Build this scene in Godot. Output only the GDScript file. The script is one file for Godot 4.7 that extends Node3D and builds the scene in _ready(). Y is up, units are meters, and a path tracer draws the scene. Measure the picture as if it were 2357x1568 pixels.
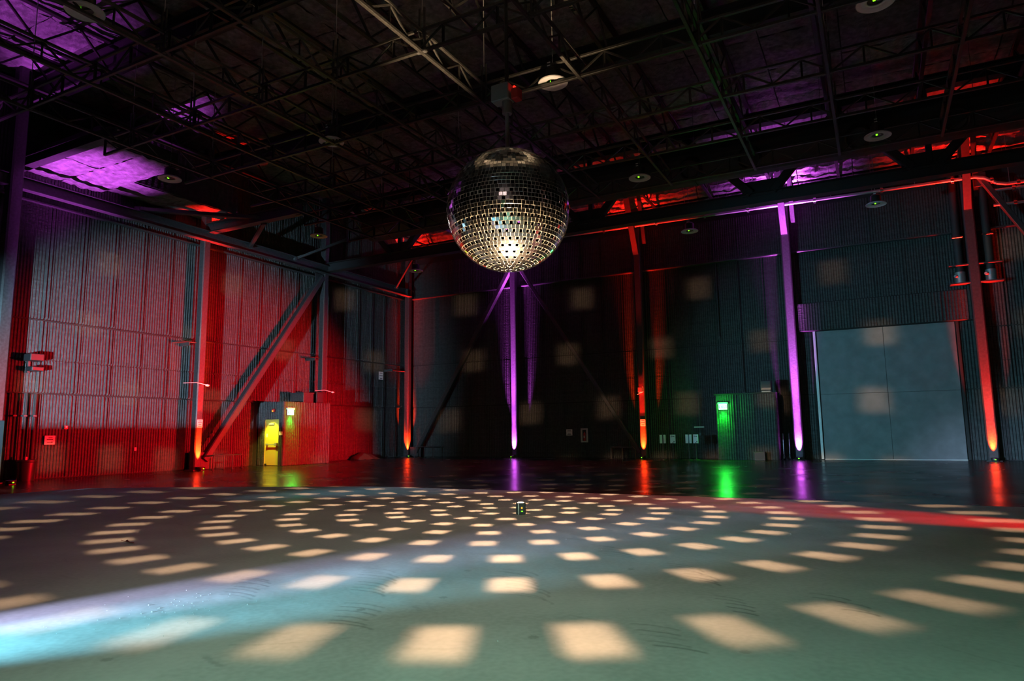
extends Node3D
# A dark hangar with a mirror ball. y up, metres; x runs along the back wall, -z towards it.

var taken := {}
var cache := {}
var M := {}

# ---------- naming ----------
func numbered(called: String) -> String:
	var n: int = taken.get(called, 0)
	taken[called] = n + 1
	return called if n == 0 else "%s_%03d" % [called, n]

func tag(o: Node, label: String, category: String, group := "", kind := "") -> Node:
	o.set_meta("label", label)
	o.set_meta("category", category)
	if group: o.set_meta("group", group)
	if kind: o.set_meta("kind", kind)
	return o

func thing(called: String, label: String, category: String, at := Vector3.ZERO, group := "", kind := "", turn := 0.0) -> Node3D:
	var o := Node3D.new()
	o.name = numbered(called)
	add_child(o)
	o.position = at
	o.rotation.y = turn
	tag(o, label, category, group, kind)
	return o

func copy(src: Node3D, at: Vector3, label: String, turn := 0.0) -> Node3D:
	var o: Node3D = src.duplicate()
	o.name = numbered(String(src.name).rstrip("_0123456789"))
	add_child(o)
	o.position = at
	o.rotation.y = turn
	o.set_meta("label", label)
	return o

func part(parent: Node, called: String, mesh: Mesh, mat: Material, xf := Transform3D()) -> MeshInstance3D:
	var o := MeshInstance3D.new()
	o.name = called
	o.mesh = mesh
	o.material_override = null
	o.set_surface_override_material(0, mat)
	o.transform = xf
	parent.add_child(o, true)
	return o

# ---------- mesh building ----------
class MB:
	var st := SurfaceTool.new()
	func _init():
		st.begin(Mesh.PRIMITIVE_TRIANGLES)
	func v(p: Vector3, n: Vector3, uv: Vector2):
		st.set_normal(n)
		st.set_uv(uv)
		st.add_vertex(p)
	func tri(a: Vector3, b: Vector3, c: Vector3, na: Vector3, nb: Vector3, nc: Vector3, ua := Vector2.ZERO, ub := Vector2.ZERO, uc := Vector2.ZERO):
		if (b - a).cross(c - a).dot(na + nb + nc) > 0.0:
			v(a, na, ua); v(c, nc, uc); v(b, nb, ub)
		else:
			v(a, na, ua); v(b, nb, ub); v(c, nc, uc)
	func quad(a: Vector3, b: Vector3, c: Vector3, d: Vector3, n: Vector3):
		tri(a, b, c, n, n, n, Vector2(0, 0), Vector2(1, 0), Vector2(1, 1))
		tri(a, c, d, n, n, n, Vector2(0, 0), Vector2(1, 1), Vector2(0, 1))
	func quadn(p: Array, n: Array, uv: Array):
		tri(p[0], p[1], p[2], n[0], n[1], n[2], uv[0], uv[1], uv[2])
		tri(p[0], p[2], p[3], n[0], n[2], n[3], uv[0], uv[2], uv[3])
	func flat(a: Vector3, b: Vector3, c: Vector3, away: Vector3):
		var n := (b - a).cross(c - a).normalized()
		if n.dot(((a + b + c) / 3.0) - away) < 0.0: n = -n
		tri(a, b, c, n, n, n)
	func box(lo: Vector3, hi: Vector3, bev := 0.0):
		# a box whose twelve edges are chamfered
		var c := (lo + hi) / 2.0
		var h := (hi - lo) / 2.0
		var b: float = minf(bev, minf(h.x, minf(h.y, h.z)) * 0.8)
		for ax in 3:
			var u := (ax + 1) % 3
			var w := (ax + 2) % 3
			for s in [-1.0, 1.0]:
				var q := []
				for k in [[-1, -1], [1, -1], [1, 1], [-1, 1]]:
					var p := Vector3.ZERO
					p[ax] = s * h[ax]
					p[u] = k[0] * (h[u] - b)
					p[w] = k[1] * (h[w] - b)
					q.append(c + p)
				var n := Vector3.ZERO
				n[ax] = s
				quad(q[0], q[1], q[2], q[3], n)
			if b > 0.0:
				for s1 in [-1.0, 1.0]:
					for s2 in [-1.0, 1.0]:
						var q := []
						for e in [-1.0, 1.0]:
							var p := Vector3.ZERO
							p[ax] = e * (h[ax] - b)
							p[u] = s1 * h[u]
							p[w] = s2 * (h[w] - b)
							var p2 := p
							p2[u] = s1 * (h[u] - b)
							p2[w] = s2 * h[w]
							q.append(c + p)
							q.append(c + p2)
						var n := Vector3.ZERO
						n[u] = s1
						n[w] = s2
						quad(q[0], q[1], q[3], q[2], n.normalized())
		if b > 0.0:
			for sx in [-1.0, 1.0]:
				for sy in [-1.0, 1.0]:
					for sz in [-1.0, 1.0]:
						var n := Vector3(sx, sy, sz).normalized()
						tri(c + Vector3(sx * h.x, sy * (h.y - b), sz * (h.z - b)), c + Vector3(sx * (h.x - b), sy * h.y, sz * (h.z - b)), c + Vector3(sx * (h.x - b), sy * (h.y - b), sz * h.z), n, n, n)
	func lathe(prof: Array, n: int, smooth := true):
		# prof: Vector2(radius, y) from bottom to top, around y
		for i in n:
			var a0 := TAU * i / n
			var a1 := TAU * (i + 1) / n
			var d0 := Vector3(cos(a0), 0, sin(a0))
			var d1 := Vector3(cos(a1), 0, sin(a1))
			for k in prof.size() - 1:
				var p: Vector2 = prof[k]
				var q: Vector2 = prof[k + 1]
				var t := (q - p).normalized()
				var nn := Vector2(t.y, -t.x)
				var n0 := d0 * nn.x + Vector3.UP * nn.y
				var n1 := d1 * nn.x + Vector3.UP * nn.y
				if not smooth:
					n0 = (n0 + n1).normalized()
					n1 = n0
				var A := d0 * p.x + Vector3.UP * p.y
				var B := d1 * p.x + Vector3.UP * p.y
				var C := d1 * q.x + Vector3.UP * q.y
				var D := d0 * q.x + Vector3.UP * q.y
				if p.x > 1e-5: tri(A, B, C, n0, n1, n1)
				if q.x > 1e-5: tri(A, C, D, n0, n1, n0)
	func tube(a: Vector3, b: Vector3, r: float, n := 8, caps := true):
		var ax := (b - a).normalized()
		var u := ax.cross(Vector3.UP if absf(ax.y) < 0.9 else Vector3.RIGHT).normalized()
		var w := ax.cross(u)
		for i in n:
			var d0 := u * cos(TAU * i / n) + w * sin(TAU * i / n)
			var d1 := u * cos(TAU * (i + 1) / n) + w * sin(TAU * (i + 1) / n)
			tri(a + d0 * r, a + d1 * r, b + d1 * r, d0, d1, d1)
			tri(a + d0 * r, b + d1 * r, b + d0 * r, d0, d1, d0)
			if caps:
				tri(a, a + d0 * r, a + d1 * r, -ax, -ax, -ax)
				tri(b, b + d0 * r, b + d1 * r, ax, ax, ax)
	func path(pts: Array, r: float, n := 8):
		for i in pts.size() - 1:
			tube(pts[i], pts[i + 1], r, n, true)
	func prism(poly: PackedVector2Array, z0: float, z1: float):
		# a polygon in xy drawn out along z
		var idx := Geometry2D.triangulate_polygon(poly)
		for k in range(0, idx.size(), 3):
			for s in [[z0, -1.0], [z1, 1.0]]:
				var n := Vector3(0, 0, s[1])
				var p := []
				for j in 3: p.append(Vector3(poly[idx[k + j]].x, poly[idx[k + j]].y, s[0]))
				tri(p[0], p[1], p[2], n, n, n)
		var area := 0.0
		for i in poly.size():
			area += poly[i].cross(poly[(i + 1) % poly.size()])
		for i in poly.size():
			var p := poly[i]
			var q := poly[(i + 1) % poly.size()]
			var t := (q - p).normalized() * signf(area)
			var n := Vector3(t.y, -t.x, 0)
			quad(Vector3(p.x, p.y, z0), Vector3(q.x, q.y, z0), Vector3(q.x, q.y, z1), Vector3(p.x, p.y, z1), n)
	func done() -> ArrayMesh:
		return st.commit()

func bx(lo: Vector3, hi: Vector3, bev := 0.01) -> ArrayMesh:
	var m := MB.new()
	m.box(lo, hi, bev)
	return m.done()

func steel_profile(kind: String, w: float, h: float) -> PackedVector2Array:
	var a := w / 2.0
	var b := h / 2.0
	match kind:
		"angle":
			var t: float = minf(w, h) * 0.16
			return PackedVector2Array([Vector2(-a, -b), Vector2(a, -b), Vector2(a, -b + t), Vector2(-a + t, -b + t), Vector2(-a + t, b), Vector2(-a, b)])
		"beam":
			var t: float = maxf(h * 0.06, 0.016)
			var k: float = maxf(w * 0.05, 0.012)
			return PackedVector2Array([Vector2(-a, -b), Vector2(a, -b), Vector2(a, -b + t), Vector2(k, -b + t), Vector2(k, b - t), Vector2(a, b - t), Vector2(a, b), Vector2(-a, b), Vector2(-a, b - t), Vector2(-k, b - t), Vector2(-k, -b + t), Vector2(-a, -b + t)])
		"channel":
			var t: float = minf(w, h) * 0.12
			return PackedVector2Array([Vector2(-a, -b), Vector2(a, -b), Vector2(a, -b + t), Vector2(-a + t, -b + t), Vector2(-a + t, b - t), Vector2(a, b - t), Vector2(a, b), Vector2(-a, b)])
		"round":
			var p := PackedVector2Array()
			for i in 10: p.append(Vector2(cos(TAU * i / 10) * a, sin(TAU * i / 10) * b))
			return p
	var c: float = minf(w, h) * 0.12
	return PackedVector2Array([Vector2(-a + c, -b), Vector2(a - c, -b), Vector2(a, -b + c), Vector2(a, b - c), Vector2(a - c, b), Vector2(-a + c, b), Vector2(-a, b - c), Vector2(-a, -b + c)])

func bar_mesh(kind: String, w: float, h: float, l: float) -> Mesh:
	var key := "%s %.3f %.3f %.3f" % [kind, w, h, l]
	if not cache.has(key):
		var m := MB.new()
		m.prism(steel_profile(kind, w, h), -l / 2.0, l / 2.0)
		cache[key] = m.done()
	return cache[key]

func bar(parent: Node, called: String, a: Vector3, b: Vector3, w: float, h: float, mat: Material, kind := "box", up := Vector3.UP) -> MeshInstance3D:
	# a straight member from a to b; w across, h along `up`
	var z := (b - a).normalized()
	var u := up if absf(z.dot(up)) < 0.98 else Vector3.RIGHT
	var x := u.cross(z).normalized()
	var y := z.cross(x)
	return part(parent, called, bar_mesh(kind, w, h, a.distance_to(b)), mat, Transform3D(Basis(x, y, z), (a + b) / 2.0))

# ---------- materials ----------
func lin(r: float, g: float, b: float) -> Color:
	return Color(r, g, b).linear_to_srgb()

func mat(called: String, c: Color, rough := 0.6, metal := 0.0) -> StandardMaterial3D:
	var m := StandardMaterial3D.new()
	m.resource_name = called
	m.albedo_color = c
	m.roughness = rough
	m.metallic = metal
	M[called] = m
	return m

func glow(called: String, c: Color, e: float) -> StandardMaterial3D:
	var m := mat(called, c, 0.5)
	m.emission_enabled = true
	m.emission = c
	m.emission_energy_multiplier = e
	return m

func noise_tex(size: int, freq: float, seed_: int, lo: Color, hi: Color, type := FastNoiseLite.TYPE_SIMPLEX_SMOOTH, oct := 4, stretch := Vector2.ONE) -> NoiseTexture2D:
	var n := FastNoiseLite.new()
	n.seed = seed_
	n.noise_type = type
	n.frequency = freq
	n.fractal_octaves = oct
	var t := NoiseTexture2D.new()
	t.width = int(size * stretch.x)
	t.height = int(size * stretch.y)
	t.seamless = true
	t.noise = n
	var g := Gradient.new()
	g.set_color(0, lo)
	g.set_color(1, hi)
	t.color_ramp = g
	return t

func noisy(m: StandardMaterial3D, scale: float, freq: float, seed_: int, lo: float, hi: float, bump := 0.0, rough_lo := -1.0, rough_hi := -1.0):
	# grain in colour, gloss and relief, in world metres
	m.albedo_texture = noise_tex(512, freq, seed_, Color(lo, lo, lo), Color(hi, hi, hi))
	m.uv1_triplanar = true
	m.uv1_world_triplanar = true
	m.uv1_scale = Vector3.ONE * scale
	if bump > 0.0:
		m.heightmap_enabled = true
		m.heightmap_texture = noise_tex(512, freq * 2.0, seed_ + 1, Color.BLACK, Color.WHITE)
		m.heightmap_scale = bump
	if rough_lo >= 0.0:
		m.roughness = 1.0
		m.roughness_texture = noise_tex(512, freq * 0.7, seed_ + 2, Color(rough_lo, rough_lo, rough_lo), Color(rough_hi, rough_hi, rough_hi))

func make_materials():
	noisy(mat("wall_black", lin(0.06, 0.06, 0.06), 0.6), 0.55, 0.012, 11, 0.55, 1.0, 1.6)
	M["wall_black"].uv1_scale = Vector3(0.55, 0.9, 0.55)
	mat("seam_black", lin(0.02, 0.02, 0.02), 0.8)
	noisy(mat("steel", lin(0.055, 0.054, 0.058), 0.5), 0.7, 0.02, 21, 0.7, 1.0, 0.15)
	noisy(mat("truss", lin(0.035, 0.033, 0.031), 0.45), 0.9, 0.02, 25, 0.6, 1.0, 0.1)
	mat("duct", lin(0.022, 0.022, 0.024), 0.65)
	noisy(mat("foil", lin(0.3, 0.3, 0.31), 0.55), 0.5, 0.012, 31, 0.6, 1.0, 3.0)
	noisy(mat("deck", lin(0.1, 0.1, 0.1), 0.8), 0.4, 0.02, 35, 0.6, 1.0)
	noisy(mat("door_grey", lin(0.2, 0.2, 0.21), 0.55), 0.25, 0.01, 41, 0.86, 1.0, 0.25)
	mat("white_paint", lin(0.72, 0.72, 0.7), 0.5)
	mat("paper", lin(0.75, 0.74, 0.72), 0.8)
	mat("ink", lin(0.05, 0.05, 0.06), 0.8)
	mat("red_paint", lin(0.55, 0.03, 0.03), 0.5)
	mat("black_plastic", lin(0.018, 0.018, 0.02), 0.4)
	mat("grey_plastic", lin(0.25, 0.25, 0.26), 0.5)
	mat("yellow_door", lin(0.62, 0.52, 0.08), 0.45)
	mat("chrome", lin(0.7, 0.7, 0.7), 0.25, 1.0)
	mat("galvanised", lin(0.42, 0.42, 0.43), 0.4, 0.7)
	mat("mirror", lin(0.86, 0.86, 0.86), 0.12, 1.0)
	mat("mirror_worn", lin(0.62, 0.6, 0.58), 0.3, 1.0)
	noisy(mat("grout", lin(0.5, 0.46, 0.4), 0.8), 3.0, 0.05, 51, 0.7, 1.0)
	mat("added_lining", lin(0.0, 0.0, 0.0), 1.0).specular_mode = BaseMaterial3D.SPECULAR_DISABLED
	mat("reflector", lin(0.62, 0.6, 0.64), 0.45)
	glow("led_green", Color(0.45, 1.0, 0.1), 3.0)
	glow("led_red", Color(1.0, 0.08, 0.04), 6.0)
	glow("led_amber", Color(1.0, 0.6, 0.15), 2.0)
	glow("exit_green", Color(0.2, 1.0, 0.35), 3.0)
	glow("exit_face", Color(0.75, 1.0, 0.85), 2.2)
	glow("lens_warm", Color(1.0, 0.82, 0.6), 30.0)
	glow("added_bulb_warm", Color(1.0, 0.8, 0.55), 2.0)
	glow("lens_red", Color(1.0, 0.1, 0.03), 3.0)
	glow("lens_purple", Color(0.7, 0.2, 1.0), 3.0)
	glow("lens_cyan", Color(0.5, 0.9, 1.0), 9.0)
	glow("lens_green", Color(0.5, 1.0, 0.7), 3.0)
	glow("lens_clear", Color(0.6, 0.95, 1.0), 9.0)
	# floors
	var f := mat("floor_paint", Color.WHITE, 0.6)
	f.albedo_texture = floor_image()
	f.uv1_scale = Vector3.ONE
	f.roughness = 1.0
	f.roughness_texture = noise_tex(512, 0.012, 61, Color(0.5, 0.5, 0.5), Color(0.78, 0.78, 0.78))
	f.heightmap_enabled = true
	f.heightmap_texture = noise_tex(512, 0.04, 62, Color.BLACK, Color.WHITE)
	f.heightmap_scale = 0.8
	var d := mat("floor_dark", lin(0.03, 0.028, 0.03), 0.2)
	noisy(d, 0.12, 0.01, 65, 0.5, 1.0, 0.12, 0.17, 0.3)

func floor_image() -> ImageTexture:
	# worn grey paint: blotches, fine grain, and the scuffs and tyre marks left on it; 1 px = 1.25 cm
	var S := 2048
	var n := FastNoiseLite.new()
	n.seed = 5
	n.frequency = 0.006
	n.fractal_octaves = 5
	var im: Image = n.get_seamless_image(S, S)
	im.convert(Image.FORMAT_RGB8)
	var g := FastNoiseLite.new()
	g.seed = 6
	g.frequency = 0.18
	g.fractal_octaves = 2
	var gi: Image = g.get_seamless_image(512, 512)
	gi.convert(Image.FORMAT_RGB8)
	var a := im.get_data()
	var b := gi.get_data()
	var lut := PackedByteArray()
	for i in 512:
		var t := i / 511.0
		var l := lerpf(0.14, 0.245, smoothstep(0.1, 0.9, t))
		lut.append(int(Color(l, l, l).linear_to_srgb().r * 255.0))
	for y in S:
		for x in S:
			var k := (y * S + x) * 3
			var v: int = lut[clampi(a[k] + (b[((y % 512) * 512 + x % 512) * 3] >> 1) + 64, 0, 511)]
			a[k] = v
			a[k + 1] = v
			a[k + 2] = v
	im = Image.create_from_data(S, S, false, Image.FORMAT_RGB8, a)
	var rng := RandomNumberGenerator.new()
	rng.seed = 3
	# curved tyre scuffs: [x, z, radius, start angle, sweep, how many side by side]
	for s in [[-4.9, -5.9, 0.5, 0.5, 1.6, 9], [-3.6, -6.4, 0.6, 0.3, 1.5, 10], [-3.3, -8.3, 0.5, 0.6, 1.2, 7], [-2.2, -7.4, 0.6, 0.2, 1.3, 7], [-4.0, -4.6, 0.5, 1.0, 1.2, 6], [-5.7, -5.0, 0.5, 0.9, 1.2, 7], [-1.6, -5.0, 0.5, 1.0, 1.0, 5], [-1.4, -6.2, 0.4, 0.6, 1.0, 5], [-2.6, -9.2, 0.6, 0.4, 1.2, 6], [-0.7, -6.6, 0.5, 0.3, 1.2, 5]]:
		for k in s[5]:
			var r: float = s[2] + rng.randf_range(-0.08, 0.08)
			var dark := rng.randf_range(0.955, 0.985)
			var cx: float = s[0] + k * 0.07 + rng.randf_range(-0.03, 0.03)
			var cz: float = s[1] + k * 0.11
			for i in 70:
				var an: float = s[3] + s[4] * i / 70.0
				spot(im, S, cx + cos(an) * r * 0.7, cz - sin(an) * r * 0.4, 1, dark)
	for k in 150:
		var p := Vector2(rng.randf_range(-12, 3), rng.randf_range(-14, -1.5))
		var an := rng.randf_range(-0.7, 0.7)
		var l := rng.randf_range(0.1, 0.9)
		var dark := rng.randf_range(0.96, 0.99)
		for i in int(l * 60):
			spot(im, S, p.x + cos(an) * i / 60.0, p.y + sin(an) * i / 60.0 + 0.04 * sin(i * 0.08), 1 if l > 0.5 else 2, dark)
	for k in 60:
		spot(im, S, rng.randf_range(-12, 3), rng.randf_range(-14, -1.5), 3, rng.randf_range(0.8, 0.93))
	return ImageTexture.create_from_image(im)

func spot(im: Image, S: int, x: float, z: float, r: int, dark: float):
	var px := int((x + 20.5) / 25.6 * S)
	var py := int((z + 15.4) / 25.6 * S)
	for j in range(-r, r + 1):
		for i in range(-r, r + 1):
			if i * i + j * j <= r * r and px + i >= 0 and px + i < S and py + j >= 0 and py + j < S:
				var c := im.get_pixel(px + i, py + j)
				im.set_pixel(px + i, py + j, Color(c.r * dark, c.g * dark, c.b * dark))

# ---------- camera, lights ----------
func spot_light(called: String, at: Vector3, to: Vector3, c: Color, e: float, half: float, size := 0.05, soft := 1.0) -> SpotLight3D:
	var l := SpotLight3D.new()
	l.name = called
	l.light_color = c
	l.light_energy = e
	l.spot_angle = half
	l.spot_angle_attenuation = soft
	l.spot_range = 80.0
	l.spot_attenuation = 2.0
	l.light_size = size
	l.shadow_enabled = true
	add_child(l, true)
	var d := (to - at).normalized()
	l.look_at_from_position(at, to, Vector3.UP if absf(d.y) < 0.98 else Vector3.BACK)
	return l

func omni(called: String, at: Vector3, c: Color, e: float, size := 0.02) -> OmniLight3D:
	var l := OmniLight3D.new()
	l.name = called
	l.light_color = c
	l.light_energy = e
	l.omni_range = 60.0
	l.omni_attenuation = 2.0
	l.light_size = size
	l.shadow_enabled = true
	l.position = at
	add_child(l, true)
	return l

const BALL := Vector3(-6.13, 5.77, -11.5)
const UNSEEN_FLOOD := Vector3(-18.0, 1.9, -5.0)
const UNSEEN_FAR_FLOOD := Vector3(-17.2, 1.9, -4.6)
const UNSEEN_RED_FLOOD := Vector3(7.4, 1.6, -31.5)
const UNSEEN_RED_PAR := Vector3(7.5, 0.55, -10.8)
const UNSEEN_CYAN_PAR := Vector3(-7.3, 0.5, 0.8)
const UNSEEN_GREEN_LAMP := Vector3(-1.2, 3.6, 1.2)
const ADDED_FILL_LAMP := Vector3(-1.0, 9.0, 3.5)
const PURPLE := Color(0.9, 0.36, 1.0)
const RED := Color(1.0, 0.1, 0.06)
const RED_FOOT := Color(1.0, 0.2, 0.04)

func _ready():
	var cam := Camera3D.new()
	cam.name = "camera"
	cam.transform = Transform3D(Basis(Vector3(0.883046, -0.012617, -0.469117), Vector3(0.073183, 0.991111, 0.111099), Vector3(0.463546, -0.132437, 0.87612)), Vector3(0, 1.45, 0))
	cam.fov = 52.863
	cam.near = 0.05
	cam.far = 200.0
	add_child(cam)
	cam.current = true
	var we := WorldEnvironment.new()
	we.name = "environment"
	var e := Environment.new()
	e.background_mode = Environment.BG_COLOR
	e.background_color = Color.BLACK
	e.tonemap_mode = Environment.TONE_MAPPER_LINEAR
	e.tonemap_exposure = 1.0
	e.sdfgi_enabled = true
	e.ssao_enabled = true
	e.ssil_enabled = true
	we.environment = e
	add_child(we)
	make_materials()
	# unseen cool floods, placed to wash the left wall and the far grey door
	spot_light("unseen_cool_flood", UNSEEN_FLOOD, Vector3(-26.6, 3.0, -17.2), Color(0.7, 0.9, 1.0), 440.0, 28.5, 0.06, 0.6)
	spot_light("unseen_far_flood", UNSEEN_FAR_FLOOD, Vector3(0.8, 3.4, -35.5), Color(0.52, 0.9, 1.0), 400.0, 17.5, 0.06, 0.9)
	# unseen red flood on the right, placed to redden the left wall
	spot_light("unseen_red_flood", UNSEEN_RED_FLOOD, Vector3(-26, -1.0, -22.0), Color(1.0, 0.03, 0.1), 4300.0, 19.0, 0.06, 0.6)
	# unseen low pars, placed to rake the floor with streaks of light
	spot_light("unseen_red_par", UNSEEN_RED_PAR, Vector3(-3.0, 0.0, -14.2), Color(1.0, 0.05, 0.08), 1150.0, 8.0, 0.05, 0.9)
	spot_light("unseen_cyan_par", UNSEEN_CYAN_PAR, Vector3(-4.1, 0.0, -6.3), Color(0.5, 0.9, 1.0), 640.0, 11.0, 0.05, 1.0)
	spot_light("unseen_lavender_par", UNSEEN_CYAN_PAR + Vector3(-0.35, 0.05, 0.1), Vector3(-4.9, 0.0, -6.9), Color(0.8, 0.8, 1.0), 640.0, 8.0, 0.05, 1.0)
	# unseen green lamp behind the camera, placed to tint the near floor
	spot_light("unseen_green_lamp", UNSEEN_GREEN_LAMP, Vector3(-1.6, 0.0, -3.7), Color(0.68, 1.0, 0.84), 66.0, 47.0, 0.15, 1.0)
	# added fill light high behind the camera, lifts the floor and dark parts
	spot_light("added_fill_lamp", ADDED_FILL_LAMP, Vector3(-6.0, 0.0, -9.0), Color(1.0, 0.86, 0.84), 75.0, 27.0, 0.2, 1.0)
	build_room()
	build_columns()
	build_ball()
	build_grid()
	build_roof_steel()
	build_services()
	build_wall_items()
	build_floor_items()
	build_offstage()

# ---------- room ----------
func panel_mesh(w: float, h: float, ribs: int, d: float) -> Mesh:
	# a sheet of corrugated board: rounded ribs, edges pressed flat, a folded lip at both long sides
	var key := "panel %.3f %.3f %d %.3f" % [w, h, ribs, d]
	if cache.has(key): return cache[key]
	var m := MB.new()
	var xs := []
	var n := ribs * 4
	for i in n + 1:
		var t := float(i) / n
		var a := TAU * ribs * t
		var z := d * 0.5 * (1.0 - cos(a))
		if t < 0.6 / ribs or t > 1.0 - 0.6 / ribs: z *= 1.9
		xs.append([(t - 0.5) * w, z, Vector3(-d * 0.5 * sin(a) * TAU * ribs / w, 0, 1).normalized(), t * w])
	var ys := [[0.0, 0.25], [0.05, 1.0], [h - 0.05, 1.0], [h, 0.25]]
	for i in n:
		var p: Array = xs[i]
		var q: Array = xs[i + 1]
		for k in 3:
			var y0: Array = ys[k]
			var y1: Array = ys[k + 1]
			m.quadn([Vector3(p[0], y0[0], p[1] * y0[1]), Vector3(q[0], y0[0], q[1] * y0[1]), Vector3(q[0], y1[0], q[1] * y1[1]), Vector3(p[0], y1[0], p[1] * y1[1])],
				[p[2], q[2], q[2], p[2]], [Vector2(p[3], y0[0]), Vector2(q[3], y0[0]), Vector2(q[3], y1[0]), Vector2(p[3], y1[0])])
	for s in [-0.5, 0.5]:
		m.quad(Vector3(s * w, 0, 0), Vector3(s * w, h, 0), Vector3(s * w, h, -0.03), Vector3(s * w, 0, -0.03), Vector3(signf(s), 0, 0))
	m.quad(Vector3(-w / 2, 0, 0), Vector3(w / 2, 0, 0), Vector3(w / 2, 0, -0.03), Vector3(-w / 2, 0, -0.03), Vector3.DOWN)
	m.quad(Vector3(-w / 2, h, 0), Vector3(w / 2, h, 0), Vector3(w / 2, h, -0.03), Vector3(-w / 2, h, -0.03), Vector3.UP)
	cache[key] = m.done()
	return cache[key]

func batt_mesh(w: float, h: float, sag: float, variant: int) -> Mesh:
	# a quilted insulation batt seen from its front (+z): pillowed, creased, pinned
	var key := "batt %.2f %.2f %.2f %d" % [w, h, sag, variant]
	if cache.has(key): return cache[key]
	var n := FastNoiseLite.new()
	n.seed = 70 + variant
	n.frequency = 0.55
	n.fractal_octaves = 3
	var c := 12
	var z := func(i: int, j: int) -> float:
		var u := float(i) / c
		var v := float(j) / c
		return sag * (0.6 * sin(PI * u) * sin(PI * v) + 0.9 * absf(n.get_noise_2d(u * w * 2.0, v * h * 2.0)) + 0.25 * absf(sin(3.0 * PI * v)))
	var m := MB.new()
	for i in c:
		for j in c:
			var p := []
			var nn := []
			var uv := []
			for k in [[0, 0], [1, 0], [1, 1], [0, 1]]:
				var a: int = i + k[0]
				var b: int = j + k[1]
				p.append(Vector3((float(a) / c - 0.5) * w, (float(b) / c - 0.5) * h, z.call(a, b)))
				var dx: float = z.call(mini(a + 1, c), b) - z.call(maxi(a - 1, 0), b)
				var dy: float = z.call(a, mini(b + 1, c)) - z.call(a, maxi(b - 1, 0))
				nn.append(Vector3(-dx * c / (2.0 * w), -dy * c / (2.0 * h), 1).normalized())
				uv.append(Vector2(float(a) / c * w, float(b) / c * h))
			m.quadn(p, nn, uv)
	for s in [-0.5, 0.5]:
		m.quad(Vector3(s * w, -h / 2, 0), Vector3(s * w, h / 2, 0), Vector3(s * w, h / 2, -0.08), Vector3(s * w, -h / 2, -0.08), Vector3(signf(s), 0, 0))
		m.quad(Vector3(-w / 2, s * h, 0), Vector3(w / 2, s * h, 0), Vector3(w / 2, s * h, -0.08), Vector3(-w / 2, s * h, -0.08), Vector3(0, signf(s), 0))
	cache[key] = m.done()
	return cache[key]

const TO_LEFT := Basis(Vector3(0, 0, -1), Vector3(0, 1, 0), Vector3(1, 0, 0))     # panel front -> +x
const TO_RIGHT := Basis(Vector3(0, 0, 1), Vector3(0, 1, 0), Vector3(-1, 0, 0))    # panel front -> -x
const FACE_DOWN := Basis(Vector3(1, 0, 0), Vector3(0, 0, 1), Vector3(0, -1, 0))   # panel front -> -y

func structure(called: String, mesh: Mesh, m: Material, label: String, category: String) -> MeshInstance3D:
	var o := part(self, numbered(called), mesh, m)
	tag(o, label, category, "", "structure")
	return o

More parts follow.
